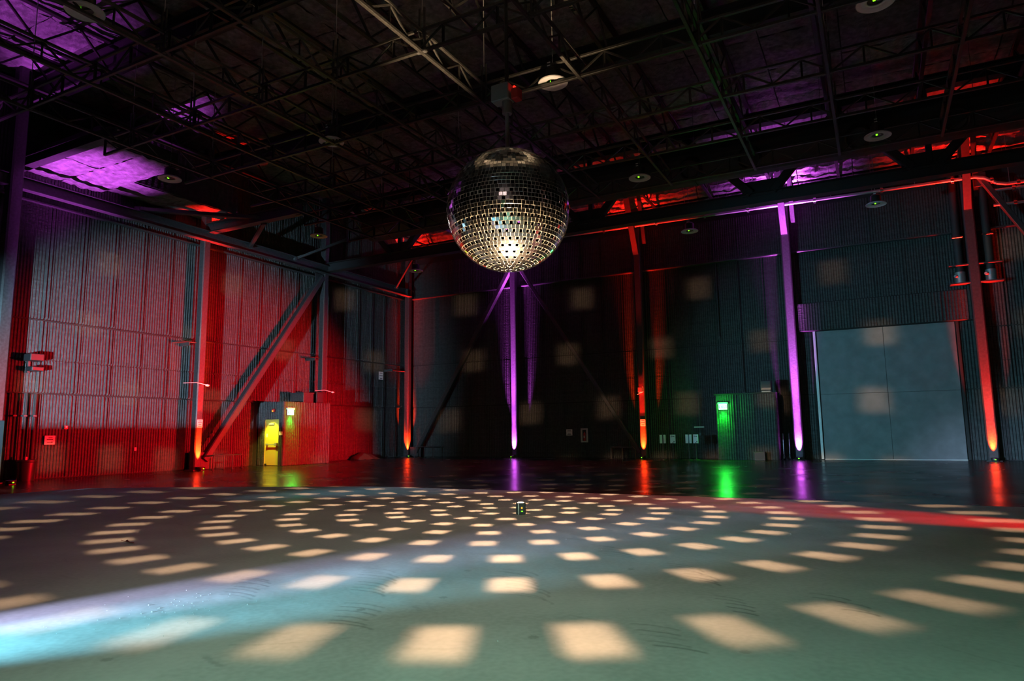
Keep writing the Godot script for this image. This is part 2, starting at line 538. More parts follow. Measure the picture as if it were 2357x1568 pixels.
func build_room():
	# floors
	structure("floor", bx(Vector3(-27.2, -0.3, -36.2), Vector3(18.2, -0.004, 10.2), 0.0), M.floor_dark, "dark glossy concrete floor strip along the walls that mirrors the column lights", "floor")
	var fm := MB.new()
	var poly := PackedVector2Array([Vector2(-20.4, 10), Vector2(-20.4, -11.6), Vector2(-20.1, -12.1), Vector2(-18.2, -13.1), Vector2(-13.0, -15.15), Vector2(-11.5, -15.4), Vector2(18, -15.4), Vector2(18, 10)])
	var idx := Geometry2D.triangulate_polygon(poly)
	for k in range(0, idx.size(), 3):
		var p := []
		var uv := []
		for j in 3:
			var q := poly[idx[k + j]]
			p.append(Vector3(q.x, 0, q.y))
			uv.append(Vector2((q.x + 20.5) / 25.6, (q.y + 15.4) / 25.6))
		fm.tri(p[0], p[1], p[2], Vector3.UP, Vector3.UP, Vector3.UP, uv[0], uv[1], uv[2])
	for i in poly.size():
		var a := poly[i]
		var b := poly[(i + 1) % poly.size()]
		var t := (b - a).normalized()
		var nn := Vector3(-t.y, 0, t.x)
		if Geometry2D.is_point_in_polygon((a + b) / 2 + Vector2(nn.x, nn.z) * 0.05, poly): nn = -nn
		fm.quad(Vector3(a.x, 0, a.y), Vector3(b.x, 0, b.y), Vector3(b.x, -0.02, b.y), Vector3(a.x, -0.02, a.y), nn)
	structure("floor", fm.done(), M.floor_paint, "worn matt grey painted dance floor with tyre scuffs and squares of light", "floor")

	# left wall
	var wl := structure("wall_left", bx(Vector3(-27.0, -0.004, -36.0), Vector3(-26.66, 14.5, 10.2), 0.0), M.seam_black, "black corrugated panel wall on the left washed in red and pink light", "wall")
	for r in [[0.02, 3.0, -0.03], [3.07, 1.17, 0.02], [4.26, 1.42, 0.02], [5.73, 4.24, 0.03], [10.03, 4.3, 0.0]]:
		for k in 21:
			var zc := -11.98 - 1.22 * k
			if zc < -35.6: continue
			if r[0] < 3.0 and zc < -24.0 and zc > -26.8: continue
			part(wl, "panel", panel_mesh(1.2, r[1], 11, 0.055), M.wall_black, Transform3D(TO_LEFT, Vector3(-26.63 + r[2], r[0], zc)))
	# back wall
	var wb := structure("wall_back", bx(Vector3(-27.0, -0.004, -36.0), Vector3(18.2, 14.5, -35.56), 0.0), M.seam_black, "black corrugated panel wall across the back of the hangar", "wall")
	for r in [[0.02, 3.0, -0.03], [3.07, 1.17, 0.02], [4.26, 1.42, 0.02], [5.73, 4.24, 0.03], [10.03, 2.2, 0.0]]:
		for k in 28:
			var xc := -25.9 + 1.22 * k
			if xc > 7.5: continue
			var lo: float = r[0]
			var h: float = r[1]
			if xc > -3.0 and xc < 3.8:
				if lo < 5.7: continue
				if lo < 10.0:
					lo = 7.42
					h = 2.55
			if lo < 3.0 and xc > -6.9 and xc < -4.2: continue
			part(wb, "panel", panel_mesh(1.2, h, 11, 0.045), M.wall_black, Transform3D(Basis(), Vector3(xc, lo, -35.53 + r[2])))
	# the narrow strips beside the big door
	for s in [[-2.86, 0.62], [3.66, 0.7]]:
		for q in [[0.02, 3.0], [3.07, 2.95]]:
			part(wb, "panel", panel_mesh(s[1], q[1], 6, 0.045), M.wall_black, Transform3D(Basis(), Vector3(s[0], q[0], -35.5)))
	# the box over the door, with its own panels
	var hd := part(wb, "header", bx(Vector3(-3.2, 6.03, -35.6), Vector3(4.1, 7.38, -35.12), 0.02), M.seam_black)
	for k in 6:
		part(hd, "panel", panel_mesh(1.19, 1.3, 10, 0.05), M.wall_black, Transform3D(Basis(), Vector3(-2.6 + 1.215 * k, 6.05, -35.1)))
	# quilted insulation high on the back wall
	var lean := Basis(Vector3.RIGHT, deg_to_rad(38.0))
	for k in 15:
		for j in 3:
			part(wb, "insulation_batt", batt_mesh(2.36, 0.8, 0.18, (k + j * 2) % 4), M.foil, Transform3D(lean, Vector3(-25.4 + 2.4 * k, 12.55, -35.45) + lean.y * (0.5 + 0.92 * j)))
	structure("wall_right", bx(Vector3(18.0, 0, -36.0), Vector3(18.3, 14.5, 10.2), 0.0), M.seam_black, "plain black side wall far to the right, out of the picture", "wall")
	structure("wall_front", bx(Vector3(-27.0, 0, 10.0), Vector3(18.3, 14.5, 10.3), 0.0), M.seam_black, "plain black wall behind the camera, out of the picture", "wall")
	# ledges where the rows of panels meet
	structure("trim_1", bx(Vector3(-26.63, 9.94, -35.5), Vector3(-26.42, 10.01, -11.3), 0.01), M.steel, "thin steel ledge along the top of the left wall panels", "ledge")
	structure("trim_2", bx(Vector3(-26.4, 9.95, -35.52), Vector3(7.6, 10.02, -35.26), 0.01), M.steel, "thin steel ledge across the back wall above the door header", "ledge")
	structure("trim_3", bx(Vector3(-26.63, 5.66, -35.5), Vector3(-26.54, 5.71, -11.3), 0.01), M.seam_black, "dark joint strip half way up the left wall", "ledge")
	structure("trim_4", bx(Vector3(-26.63, 3.02, -35.5), Vector3(-26.52, 3.06, -11.3), 0.01), M.seam_black, "dark joint strip low on the left wall at door height", "ledge")
	# roof
	var ce := structure("ceiling", bx(Vector3(-27.0, 14.5, -36.0), Vector3(18.3, 14.8, 10.3), 0.0), M.deck, "dark roof deck lined with foil insulation batts", "ceiling")
	for i in 15:
		for j in 14:
			part(ce, "insulation_batt", batt_mesh(2.36, 2.36, 0.12, (i * 3 + j) % 4), M.foil, Transform3D(FACE_DOWN, Vector3(-25.4 + 2.4 * i, 14.42, -2.4 - 2.4 * j)))

	# vestibule with the yellow door, left wall
	var v := thing("vestibule", "black corrugated box porch around the yellow door at the left wall", "porch", Vector3(-25.75, 0, -25.4), "", "structure")
	part(v, "core", bx(Vector3(-0.85, 0, -1.5), Vector3(0.8, 3.03, 1.42), 0.01), M.seam_black)
	for k in 3:
		part(v, "panel", panel_mesh(1.03, 3.02, 9, 0.03), M.wall_black, Transform3D(TO_LEFT, Vector3(0.82, 0.01, 1.06 - 1.05 * k)))
	part(v, "panel", panel_mesh(0.3, 3.02, 3, 0.03), M.wall_black, Transform3D(Basis(), Vector3(0.68, 0.01, 1.57)))
	part(v, "panel", panel_mesh(0.42, 3.02, 4, 0.03), M.wall_black, Transform3D(Basis(), Vector3(-0.63, 0.01, 1.57)))
	part(v, "panel", panel_mesh(0.95, 0.84, 8, 0.03), M.wall_black, Transform3D(Basis(), Vector3(0.055, 2.19, 1.57)))
	var d := thing("door_1", "bright yellow door with a panic bar in the corrugated porch", "door", Vector3(-25.7, 0, -23.9), "", "structure")
	part(d, "leaf", bx(Vector3(-0.44, 0.02, -0.03), Vector3(0.44, 2.12, 0.02), 0.006), M.yellow_door)
	for s in [-1, 1]:
		part(d, "jamb", bx(Vector3(s * 0.475 - 0.03, 0.0, -0.05), Vector3(s * 0.475 + 0.03, 2.19, 0.05), 0.006), M.yellow_door)
	part(d, "head", bx(Vector3(-0.5, 2.13, -0.05), Vector3(0.5, 2.19, 0.05), 0.006), M.yellow_door)
	var pb := MB.new()
	pb.tube(Vector3(-0.28, 1.0, 0.1), Vector3(0.3, 1.0, 0.1), 0.022, 10)
	pb.box(Vector3(-0.33, 0.95, 0.02), Vector3(-0.25, 1.05, 0.12), 0.008)
	pb.box(Vector3(0.26, 0.94, 0.02), Vector3(0.4, 1.08, 0.12), 0.008)
	part(d, "panic_bar", pb.done(), M.grey_plastic)
	part(d, "door_closer", bx(Vector3(-0.2, 1.94, 0.02), Vector3(0.14, 2.02, 0.09), 0.01), M.grey_plastic)
	part(d, "kick_wedge", bx(Vector3(-0.43, 0.02, 0.02), Vector3(-0.31, 0.1, 0.06), 0.008), M.black_plastic)
	part(d, "notice", bx(Vector3(-0.4, 1.35, 0.02), Vector3(-0.29, 1.52, 0.024), 0.0), M.paper)
	var hinge := MB.new()
	for y in [0.3, 1.05, 1.85]: hinge.tube(Vector3(0.445, y, 0.03), Vector3(0.445, y + 0.12, 0.03), 0.014, 8)
	part(d, "hinge", hinge.done(), M.grey_plastic)

	# vestibule under the green exit sign, back wall
	v = thing("vestibule", "black corrugated box porch under the green exit sign at the back wall", "porch", Vector3(-5.55, 0, -34.85), "", "structure")
	part(v, "core", bx(Vector3(-1.36, 0, -0.7), Vector3(1.36, 3.1, 0.72), 0.01), M.seam_black)
	for k in 3:
		part(v, "panel", panel_mesh(0.9, 3.08, 8, 0.045), M.wall_black, Transform3D(Basis(), Vector3(-0.915 + 0.915 * k, 0.01, 0.75)))
	part(v, "panel", panel_mesh(1.35, 3.08, 12, 0.03), M.wall_black, Transform3D(TO_LEFT, Vector3(1.39, 0.01, 0.03)))
	part(v, "cap", bx(Vector3(-1.42, 3.1, -0.7), Vector3(1.42, 3.16, 0.8), 0.01), M.seam_black)

	# the big grey door
	d = thing("door_2", "huge flat grey sliding door in the back wall", "door", Vector3(0.47, 0, -35.5), "", "structure")
	for i in 2:
		for j in 2:
			var x0 := -2.78 + 2.79 * i
			var y0 := 0.02 + 3.0 * j
			part(d, "leaf_panel", bx(Vector3(x0 + 0.006, y0 + 0.006, 0.0), Vector3(x0 + 2.782, y0 + 2.994, 0.1), 0.006), M.door_grey)
	part(d, "edge_strip", bx(Vector3(-2.93, 0.02, 0.0), Vector3(-2.82, 6.03, 0.16), 0.01), M.white_paint)
	part(d, "bottom_seal", bx(Vector3(-2.78, 0.0, 0.1), Vector3(2.8, 0.03, 0.15), 0.004), M.white_paint)
	part(d, "side_track", bx(Vector3(2.82, 0.02, 0.0), Vector3(2.94, 6.03, 0.14), 0.01), M.seam_black)
	# insulated soffit and bulkhead, upper left
	v = thing("soffit", "foil lined soffit lit purple in the upper left corner", "soffit", Vector3(-24.1, 11.1, -13.95), "", "structure")
	part(v, "core", bx(Vector3(-2.5, 0.0, -1.5), Vector3(2.4, 0.5, 1.4), 0.02), M.seam_black)
	for i in 2:
		for j in 2:
			part(v, "insulation_batt", batt_mesh(2.4, 1.42, 0.13, i + j * 2), M.foil, Transform3D(FACE_DOWN, Vector3(-1.27 + 2.44 * i, -0.02, -0.77 + 1.44 * j)))
	v = thing("bulkhead", "black corrugated bulkhead hung over the left wall, its foil underside lit red", "bulkhead", Vector3(-25.7, 11.25, -18.05), "", "structure")
	part(v, "core", bx(Vector3(-0.9, 0.02, -2.55), Vector3(0.88, 2.0, 2.55), 0.02), M.seam_black)
	for k in 4:
		part(v, "panel", panel_mesh(1.25, 1.95, 5, 0.03), M.wall_black, Transform3D(TO_LEFT, Vector3(0.9, 0.03, 1.9 - 1.27 * k)))
	for k in 2:
		part(v, "insulation_batt", batt_mesh(1.75, 2.52, 0.08, k + 1), M.foil, Transform3D(FACE_DOWN, Vector3(0, 0.01, 1.27 - 2.54 * k)))

# ---------- columns and braces ----------
func build_columns():
	var spec := [
		[Vector3(-25.95, 0, -4.3), "steel column left of the picture, out of view", "purple"],
		[Vector3(-25.6, 0, -12.0), "dark steel column at the left edge of the picture", "purple"],
		[Vector3(-25.95, 0, -19.9), "steel column on the left wall glowing red with a long brace at its foot", "red"],
		[Vector3(-25.95, 0, -27.4), "unlit steel column behind the left porch", ""],
		[Vector3(-25.95, 0, -34.95), "corner steel column glowing red where left and back walls meet", "red"],
		[Vector3(-18.35, 0, -34.95), "back wall steel column glowing purple below the mirror ball", "purple"],
		[Vector3(-10.8, 0, -34.95), "back wall steel column glowing red at the foot of the right brace", "red"],
		[Vector3(-3.35, 0, -34.95), "back wall steel column glowing purple beside the big grey door", "purple"],
		[Vector3(4.12, 0, -34.95), "back wall steel column glowing red right of the big grey door", "red"],
	]
	for s in spec:
		var p: Vector3 = s[0]
		var left: bool = p.x < -25.0 and p.z > -34.0
		var o := thing("steel_column", s[1], "column", p, "steel columns along the walls", "thing")
		var w := 0.4 if p.x > -5.0 or p.z > -15.0 else 0.34
		bar(o, "shaft", Vector3(0, 0.03, 0), Vector3(0, 14.3, 0), w, w, M.steel, "box", Vector3.BACK)
		part(o, "base_plate", bx(Vector3(-0.28, -0.004, -0.28), Vector3(0.28, 0.03, 0.28), 0.006), M.steel)
		if not left and p.x > -25.0:
			bar(o, "knee_strut", Vector3(-0.02, 10.8, w / 2 + 0.02), Vector3(-0.02, 14.25, 1.9), 0.3, 0.1, M.steel)
			bar(o, "knee_strut", Vector3(0.38, 11.4, -0.1), Vector3(0.38, 14.25, 0.75), 0.2, 0.1, M.steel)
		if s[2]:
			uplight(p, left, s[2])
	var o := thing("diagonal_brace", "thick diagonal brace leaning from the left red column up to the next column", "brace", Vector3(-25.95, 0, -20.2), "", "thing")
	bar(o, "strut", Vector3(0, 0.42, -0.12), Vector3(0, 9.85, -7.0), 0.3, 0.32, M.steel, "box", Vector3.RIGHT)
	part(o, "gusset", bx(Vector3(-0.02, 9.3, -7.05), Vector3(0.02, 10.0, -6.5), 0.004), M.steel)
	part(o, "foot_gusset", bx(Vector3(-0.02, 0.03, -0.6), Vector3(0.02, 0.75, 0.1), 0.004), M.steel)
	o = thing("diagonal_brace", "left leg of the A shaped brace below the mirror ball, lit purple near its top", "brace", Vector3(-25.3, 0, -34.95), "", "thing")
	bar(o, "strut", Vector3(0.05, 0.3, 0), Vector3(6.75, 11.0, 0), 0.26, 0.26, M.steel)
	part(o, "foot_gusset", bx(Vector3(-0.4, 0.03, -0.02), Vector3(0.4, 0.6, 0.02), 0.004), M.steel)
	o = thing("diagonal_brace", "right leg of the A shaped brace below the mirror ball, dark and thin", "brace", Vector3(-11.0, 0, -34.95), "", "thing")
	bar(o, "strut", Vector3(-0.05, 0.3, 0), Vector3(-6.95, 11.0, 0), 0.2, 0.2, M.steel)
	part(o, "foot_gusset", bx(Vector3(-0.5, 0.03, -0.02), Vector3(0.0, 0.6, 0.02), 0.004), M.steel)
	o = thing("diagonal_brace", "red lit brace running down from the roof at the right edge of the picture", "brace", Vector3(4.6, 0, -34.6), "", "thing")
	bar(o, "strut", Vector3(0.0, 12.1, 0.1), Vector3(2.9, 6.6, 0), 0.22, 0.22, M.steel)
	part(o, "gusset", bx(Vector3(-0.2, 11.7, -0.02), Vector3(0.25, 12.3, 0.02), 0.004), M.steel)

func uplight(col: Vector3, left: bool, tint: String):
	# a battery par on the floor in front of a column, aimed up its face
	var out := Vector3(1, 0, 0) if left or col.x < -25.0 else Vector3(0, 0, 1)
	var at := col + out * 0.42
	if col.x < -25.0 and not left:
		out = Vector3(0.7071, 0, 0.7071)
		at = col + out * 0.47
	var names := {"purple": "violet", "red": "red"}
	var where := "at the foot of the " + ("left wall" if left else "corner" if col.x < -25.0 else "back wall") + " column "
	where += {-4: "out of view left of the picture", -12: "at the left edge, out of view", -20: "with the thick brace"}.get(roundi(col.z), "") if left else "" if col.x < -25.0 else {-18: "under the mirror ball", -11: "with the thin brace", -3: "left of the grey door", 4: "right of the grey door"}.get(roundi(col.x), "")
	var o := thing("uplight", ("%s par " % names[tint]) + where.strip_edges(), "uplight", at, "uplights at the column feet", "", atan2(out.x, out.z))
	var b := MB.new()
	b.lathe([Vector2(0.0, 0.03), Vector2(0.13, 0.03), Vector2(0.15, 0.06), Vector2(0.15, 0.13), Vector2(0.125, 0.15), Vector2(0.115, 0.13)], 20)
	b.box(Vector3(-0.11, -0.004, -0.11), Vector3(0.11, 0.04, 0.11), 0.01)
	part(o, "body", b.done(), M.black_plastic)
	var l := MB.new()
	l.lathe([Vector2(0.115, 0.13), Vector2(0.06, 0.138), Vector2(0.0, 0.14)], 20)
	part(o, "lens", l.done(), M["lens_" + tint])
	part(o, "status_light", bx(Vector3(-0.025, 0.06, 0.145), Vector3(0.025, 0.09, 0.158), 0.003), M.led_green)
	var c := PURPLE if tint == "purple" else RED
	var k := 1.0 if tint == "purple" else 1.1
	var up := Vector3(0, 0.17, 0)
	var violet := tint == "purple"
	if left and col.z > -15.0:
		# out of view; turned from the column to light the roof corner purple
		at += out * 0.9
		o.position = at
		var far := col.z > -8.0
		spot_light("roof_wash", at + up, Vector3(-22.5, 14.0, -9.5) if far else Vector3(-24.6, 11.0, -14.0), c, 260.0 if far else 620.0, 15.0, 0.03, 1.0)
		return
	spot_light("column_beam", at + out * 0.1 + up, col + out * 0.19 + Vector3(0, 10.5, 0), c, 4200.0 if violet else 420.0, 6.0, 0.03, 1.0)
	spot_light("column_glow", at - out * 0.05 + up, at - out * 0.1 + Vector3(0, 9.0, 0), c, 1300.0 if violet else 900.0, 8.0, 0.03, 1.0)
	spot_light("column_foot", at - out * 0.05 + up, col + out * 0.17 + Vector3(0, 0.85, 0), c if violet else RED_FOOT, 520.0, 15.0, 0.03, 1.0)
	if left:
		spot_light("roof_wash", at + out * 0.1 + up, Vector3(-25.0, 11.0, -20.4), c, 330.0, 8.0, 0.03, 1.0)
	else:
		spot_light("roof_wash", at + out * 0.1 + up, at + out * 0.75 + Vector3(0, 9.0, 0), c, 420.0 if violet else 560.0 if col.x > 0.0 else 300.0, 17.0, 0.03, 1.0)

# ---------- mirror ball ----------
func build_ball():
	var R := 1.205
	var rows := 51
	var dp := PI / rows
	var o := thing("mirror_ball", "huge silver mirror ball of small square mirrors hanging over the floor", "mirror ball", BALL)
	# rows counted from the bottom; in some rows every other mirror is an added slot for the added lamp inside
	var added_slots := {1: [6, 0.0], 3: [11, -3.0], 5: [19, -0.2], 7: [23, -7.0], 9: [30, 0.8], 11: [37, 0.2], 13: [41, 3.4], 15: [48, 3.7], 17: [50, 2.0], 19: [55, 5.0], 21: [58, 1.0], 23: [36, 4.0], 25: [30, 7.0], 27: [24, 2.0]}
	var core := MB.new()
	var lin_ := MB.new()
	var rim := MB.new()
	var cells := []
	for j in rows:
		var ph := (j + 0.5) * dp
		var n := maxi(3, roundi(TAU * sin(ph) / dp))
		var open := false
		var a0 := 0.37 * j
		if added_slots.has(j):
			n = added_slots[j][0] * 2
			if j >= 23: n = added_slots[j][0] * (3 if j < 27 else 4)
			a0 = deg_to_rad(added_slots[j][1])
			open = true
		var every := 2 if j < 23 else (3 if j < 27 else 4)
		var da := TAU / n
		for i in n:
			var az := a0 + i * da
			var hole: bool = open and i % every == 0
			if hole:
				var hh := dp * 0.36
				var ha: float = minf(da * 0.4, dp * 0.37 / sin(ph))
				var gh := dp * 0.45
				var ga := da * 0.45
				for sh in [[core, R - 0.006, dp * 0.54, da / 2, gh, ga], [rim, R - 0.004, gh, ga, hh, ha], [lin_, R - 0.035, dp * 0.54, da / 2, hh, ha]]:
					shell(sh[0], sh[1], ph - sh[2], ph - sh[4], az - sh[3], az + sh[3])
					shell(sh[0], sh[1], ph + sh[4], ph + sh[2], az - sh[3], az + sh[3])
					shell(sh[0], sh[1], ph - sh[4], ph + sh[4], az - sh[3], az - sh[5])
					shell(sh[0], sh[1], ph - sh[4], ph + sh[4], az + sh[5], az + sh[3])
			else:
				for sh in [[core, R - 0.006], [lin_, R - 0.035]]:
					shell(sh[0], sh[1], maxf(ph - dp * 0.54, 0.0), minf(ph + dp * 0.54, PI), az - da / 2, az + da / 2)
				cells.append([ph, az, minf(da * sin(ph) * R * 0.9, dp * R * 0.9)])
	part(o, "core", core.done(), M.grout)
	part(o, "added_lining", lin_.done(), M.added_lining)  # added black shell, keeps the inner lamps from leaking
	part(o, "added_slot_rims", rim.done(), M.black_plastic)  # dark rims round the added openings
	# the 300 mirrors that show largest are parts of their own, the rest are one part
	var rng := RandomNumberGenerator.new()
	rng.seed = 9
	var eye := (Vector3(0, 1.45, 0) - BALL).normalized()
	var order := []
	for c in cells:
		order.append([-dir_of(c[0], c[1]).dot(eye), c])
	order.sort_custom(func(a, b): return a[0] < b[0])
	var rest := MB.new()
	var rest_worn := MB.new()
	for k in order.size():
		var c: Array = order[k][1]
		var d := dir_of(c[0], c[1])
		var up := Vector3.UP if absf(d.y) < 0.99 else Vector3.RIGHT
		var x := up.cross(d).normalized()
		var y := d.cross(x)
		var tilt := Basis(x, rng.randfn(0.0, 0.013)) * Basis(y, rng.randfn(0.0, 0.013))
		var xf := Transform3D(tilt * Basis(x, y, d), d * R)
		var worn: bool = c[0] > 2.5 or (c[0] > 2.05 and rng.randf() < 0.3)
		var hw: float = c[2] / 2
		var hh := dp * R * 0.45
		if k < 300:
			var key := "mirror %.3f" % hw
			if not cache.has(key): cache[key] = bx(Vector3(-hw, -hh, -0.004), Vector3(hw, hh, 0.004), 0.0015)
			part(o, "mirror_tile", cache[key], M.mirror, xf)
		else:
			var m: MB = rest_worn if worn else rest
			var p := []
			for q in [[-1, -1], [1, -1], [1, 1], [-1, 1]]:
				p.append(xf * Vector3(q[0] * hw, q[1] * hh, 0.004))
			m.quad(p[0], p[1], p[2], p[3], xf.basis.z)
			for e in 4:
				var a: Vector3 = p[e]
				var b: Vector3 = p[(e + 1) % 4]
				m.quad(a, b, b - xf.basis.z * 0.008, a - xf.basis.z * 0.008, ((a + b) / 2 - xf.origin).normalized())
	part(o, "mirror_tiles", rest.done(), M.mirror).set_meta("kind", "stuff")
	part(o, "dusty_mirror_tiles", rest_worn.done(), M.mirror_worn).set_meta("kind", "stuff")
	var cap := MB.new()
	cap.lathe([Vector2(0.0, -0.02), Vector2(0.16, -0.02), Vector2(0.16, 0.02), Vector2(0.05, 0.05), Vector2(0.05, 0.1), Vector2(0.0, 0.1)], 20)
	part(o, "top_cap", cap.done(), M.galvanised, Transform3D(Basis(), Vector3(0, R - 0.02, 0)))
	var helper_bulb := MB.new()
	helper_bulb.lathe([Vector2(0.0, -0.05), Vector2(0.035, -0.035), Vector2(0.05, 0.0), Vector2(0.035, 0.035), Vector2(0.0, 0.05)], 14)
	var at := Vector3(0.04, 0, 0)
	part(o, "helper_bulb", helper_bulb.done(), M.added_bulb_warm, Transform3D(Basis(), at))
	for s in [[Vector3(0.01, 0, 0.003), 1.0], [Vector3(-0.007, 0.002, -0.008), 1.0], [Vector3(-0.003, -0.002, 0.009), 0.9]]:
		omni("added_ball_lamp", BALL + at + s[0], Color(1.0, 0.79, 0.6), 82.0 * s[1], 0.01)  # added lamps, stand in for the floor lamp mirrored by the tiles
	# motor, pole and rod above
	o = thing("ball_motor", "grey motor box with a red light above the mirror ball", "motor", Vector3(-6.13, 8.2, -11.5))
	part(o, "housing", bx(Vector3(-0.3, -0.16, -0.14), Vector3(0.1, 0.2, 0.14), 0.02), M.grey_plastic)
	part(o, "gearbox", bx(Vector3(0.14, -0.18, -0.1), Vector3(0.3, 0.06, 0.1), 0.02), M.red_paint)
	part(o, "status_light", bx(Vector3(0.18, 0.06, 0.02), Vector3(0.22, 0.1, 0.08), 0.005), M.led_red)
	var rod := MB.new()
	rod.tube(Vector3(0, -0.16, 0), Vector3(0, -1.13, 0), 0.045, 12)
	rod.tube(Vector3(0, -0.16, 0), Vector3(0, -0.42, 0), 0.1, 12)
	part(o, "rod", rod.done(), M.galvanised)
	var pole := MB.new()
	pole.tube(Vector3(0, 0.2, 0), Vector3(0, 2.25, 0), 0.04, 10)
	part(o, "pole", pole.done(), M.truss)
	# the lamp on the floor under the ball
	o = thing("pin_spot", "small black box lamp standing on the floor under the mirror ball", "lamp", Vector3(-5.74, 0, -11.1), "", "", 0.5)
	part(o, "body", bx(Vector3(-0.085, 0.0, -0.075), Vector3(0.085, 0.2, 0.075), 0.012), M.black_plastic)
	part(o, "side_rail", bx(Vector3(-0.05, 0.0, 0.073), Vector3(-0.03, 0.2, 0.085), 0.003), M.chrome)
	part(o, "display", bx(Vector3(0.005, 0.1, 0.072), Vector3(0.03, 0.13, 0.08), 0.002), M.led_amber)
	part(o, "status_light", bx(Vector3(0.005, 0.05, 0.072), Vector3(0.035, 0.065, 0.08), 0.002), M.led_green)
	var ln := MB.new()
	ln.lathe([Vector2(0.06, 0.2), Vector2(0.04, 0.21), Vector2(0.0, 0.214)], 16)
	part(o, "lens", ln.done(), M.lens_warm)
	spot_light("pin_beam", Vector3(-5.74, 0.24, -11.1), BALL, Color(1.0, 0.84, 0.64), 680.0, 20.0, 0.05, 0.6)

func dir_of(ph: float, az: float) -> Vector3:
	return Vector3(sin(ph) * sin(az), -cos(ph), sin(ph) * cos(az))

func shell(m: MB, r: float, p0: float, p1: float, a0: float, a1: float):
	# a patch of sphere between two angles from the bottom and two azimuths
	var n := maxi(1, ceili((a1 - a0) / 0.07))
	for i in n:
		var b0 := lerpf(a0, a1, float(i) / n)
		var b1 := lerpf(a0, a1, float(i + 1) / n)
		var d := [dir_of(p0, b0), dir_of(p0, b1), dir_of(p1, b1), dir_of(p1, b0)]
		if p0 > 1e-4: m.tri(d[0] * r, d[1] * r, d[2] * r, d[0], d[1], d[2])
		m.tri(d[0] * r, d[2] * r, d[3] * r, d[0], d[2], d[3])

# ---------- lighting grid ----------
const ORD := ["first", "second", "third", "fourth", "fifth", "sixth", "seventh", "eighth", "ninth", "tenth", "eleventh", "twelfth", "thirteenth"]

func truss_run(o: Node3D, dir: Vector3, length: float, bay: float):
	# a light flat truss: two chords, posts at the bays and half bays, two V of web bars per bay
	var H := 0.53
	bar(o, "bottom_chord", Vector3.ZERO, dir * length, 0.085, 0.075, M.truss, "box")
	bar(o, "top_chord", Vector3(0, H, 0), Vector3(0, H, 0) + dir * length, 0.075, 0.065, M.truss, "box")
	var n := int(round(length / bay * 2.0))
	var half := bay / 2.0
	for i in n + 1:
		var p := dir * (i * half)
		bar(o, "post", p + Vector3(0, 0.03, 0), p + Vector3(0, H - 0.02, 0), 0.05 if i % 2 else 0.06, 0.05, M.truss, "angle", dir)
		if i < n:
			bar(o, "web", p + Vector3(0, H - 0.03, 0), p + dir * (half * 0.5) + Vector3(0, 0.03, 0), 0.04, 0.04, M.truss, "angle")
			bar(o, "web", p + dir * (half * 0.5) + Vector3(0, 0.03, 0), p + dir * half + Vector3(0, H - 0.03, 0), 0.04, 0.04, M.truss, "angle")

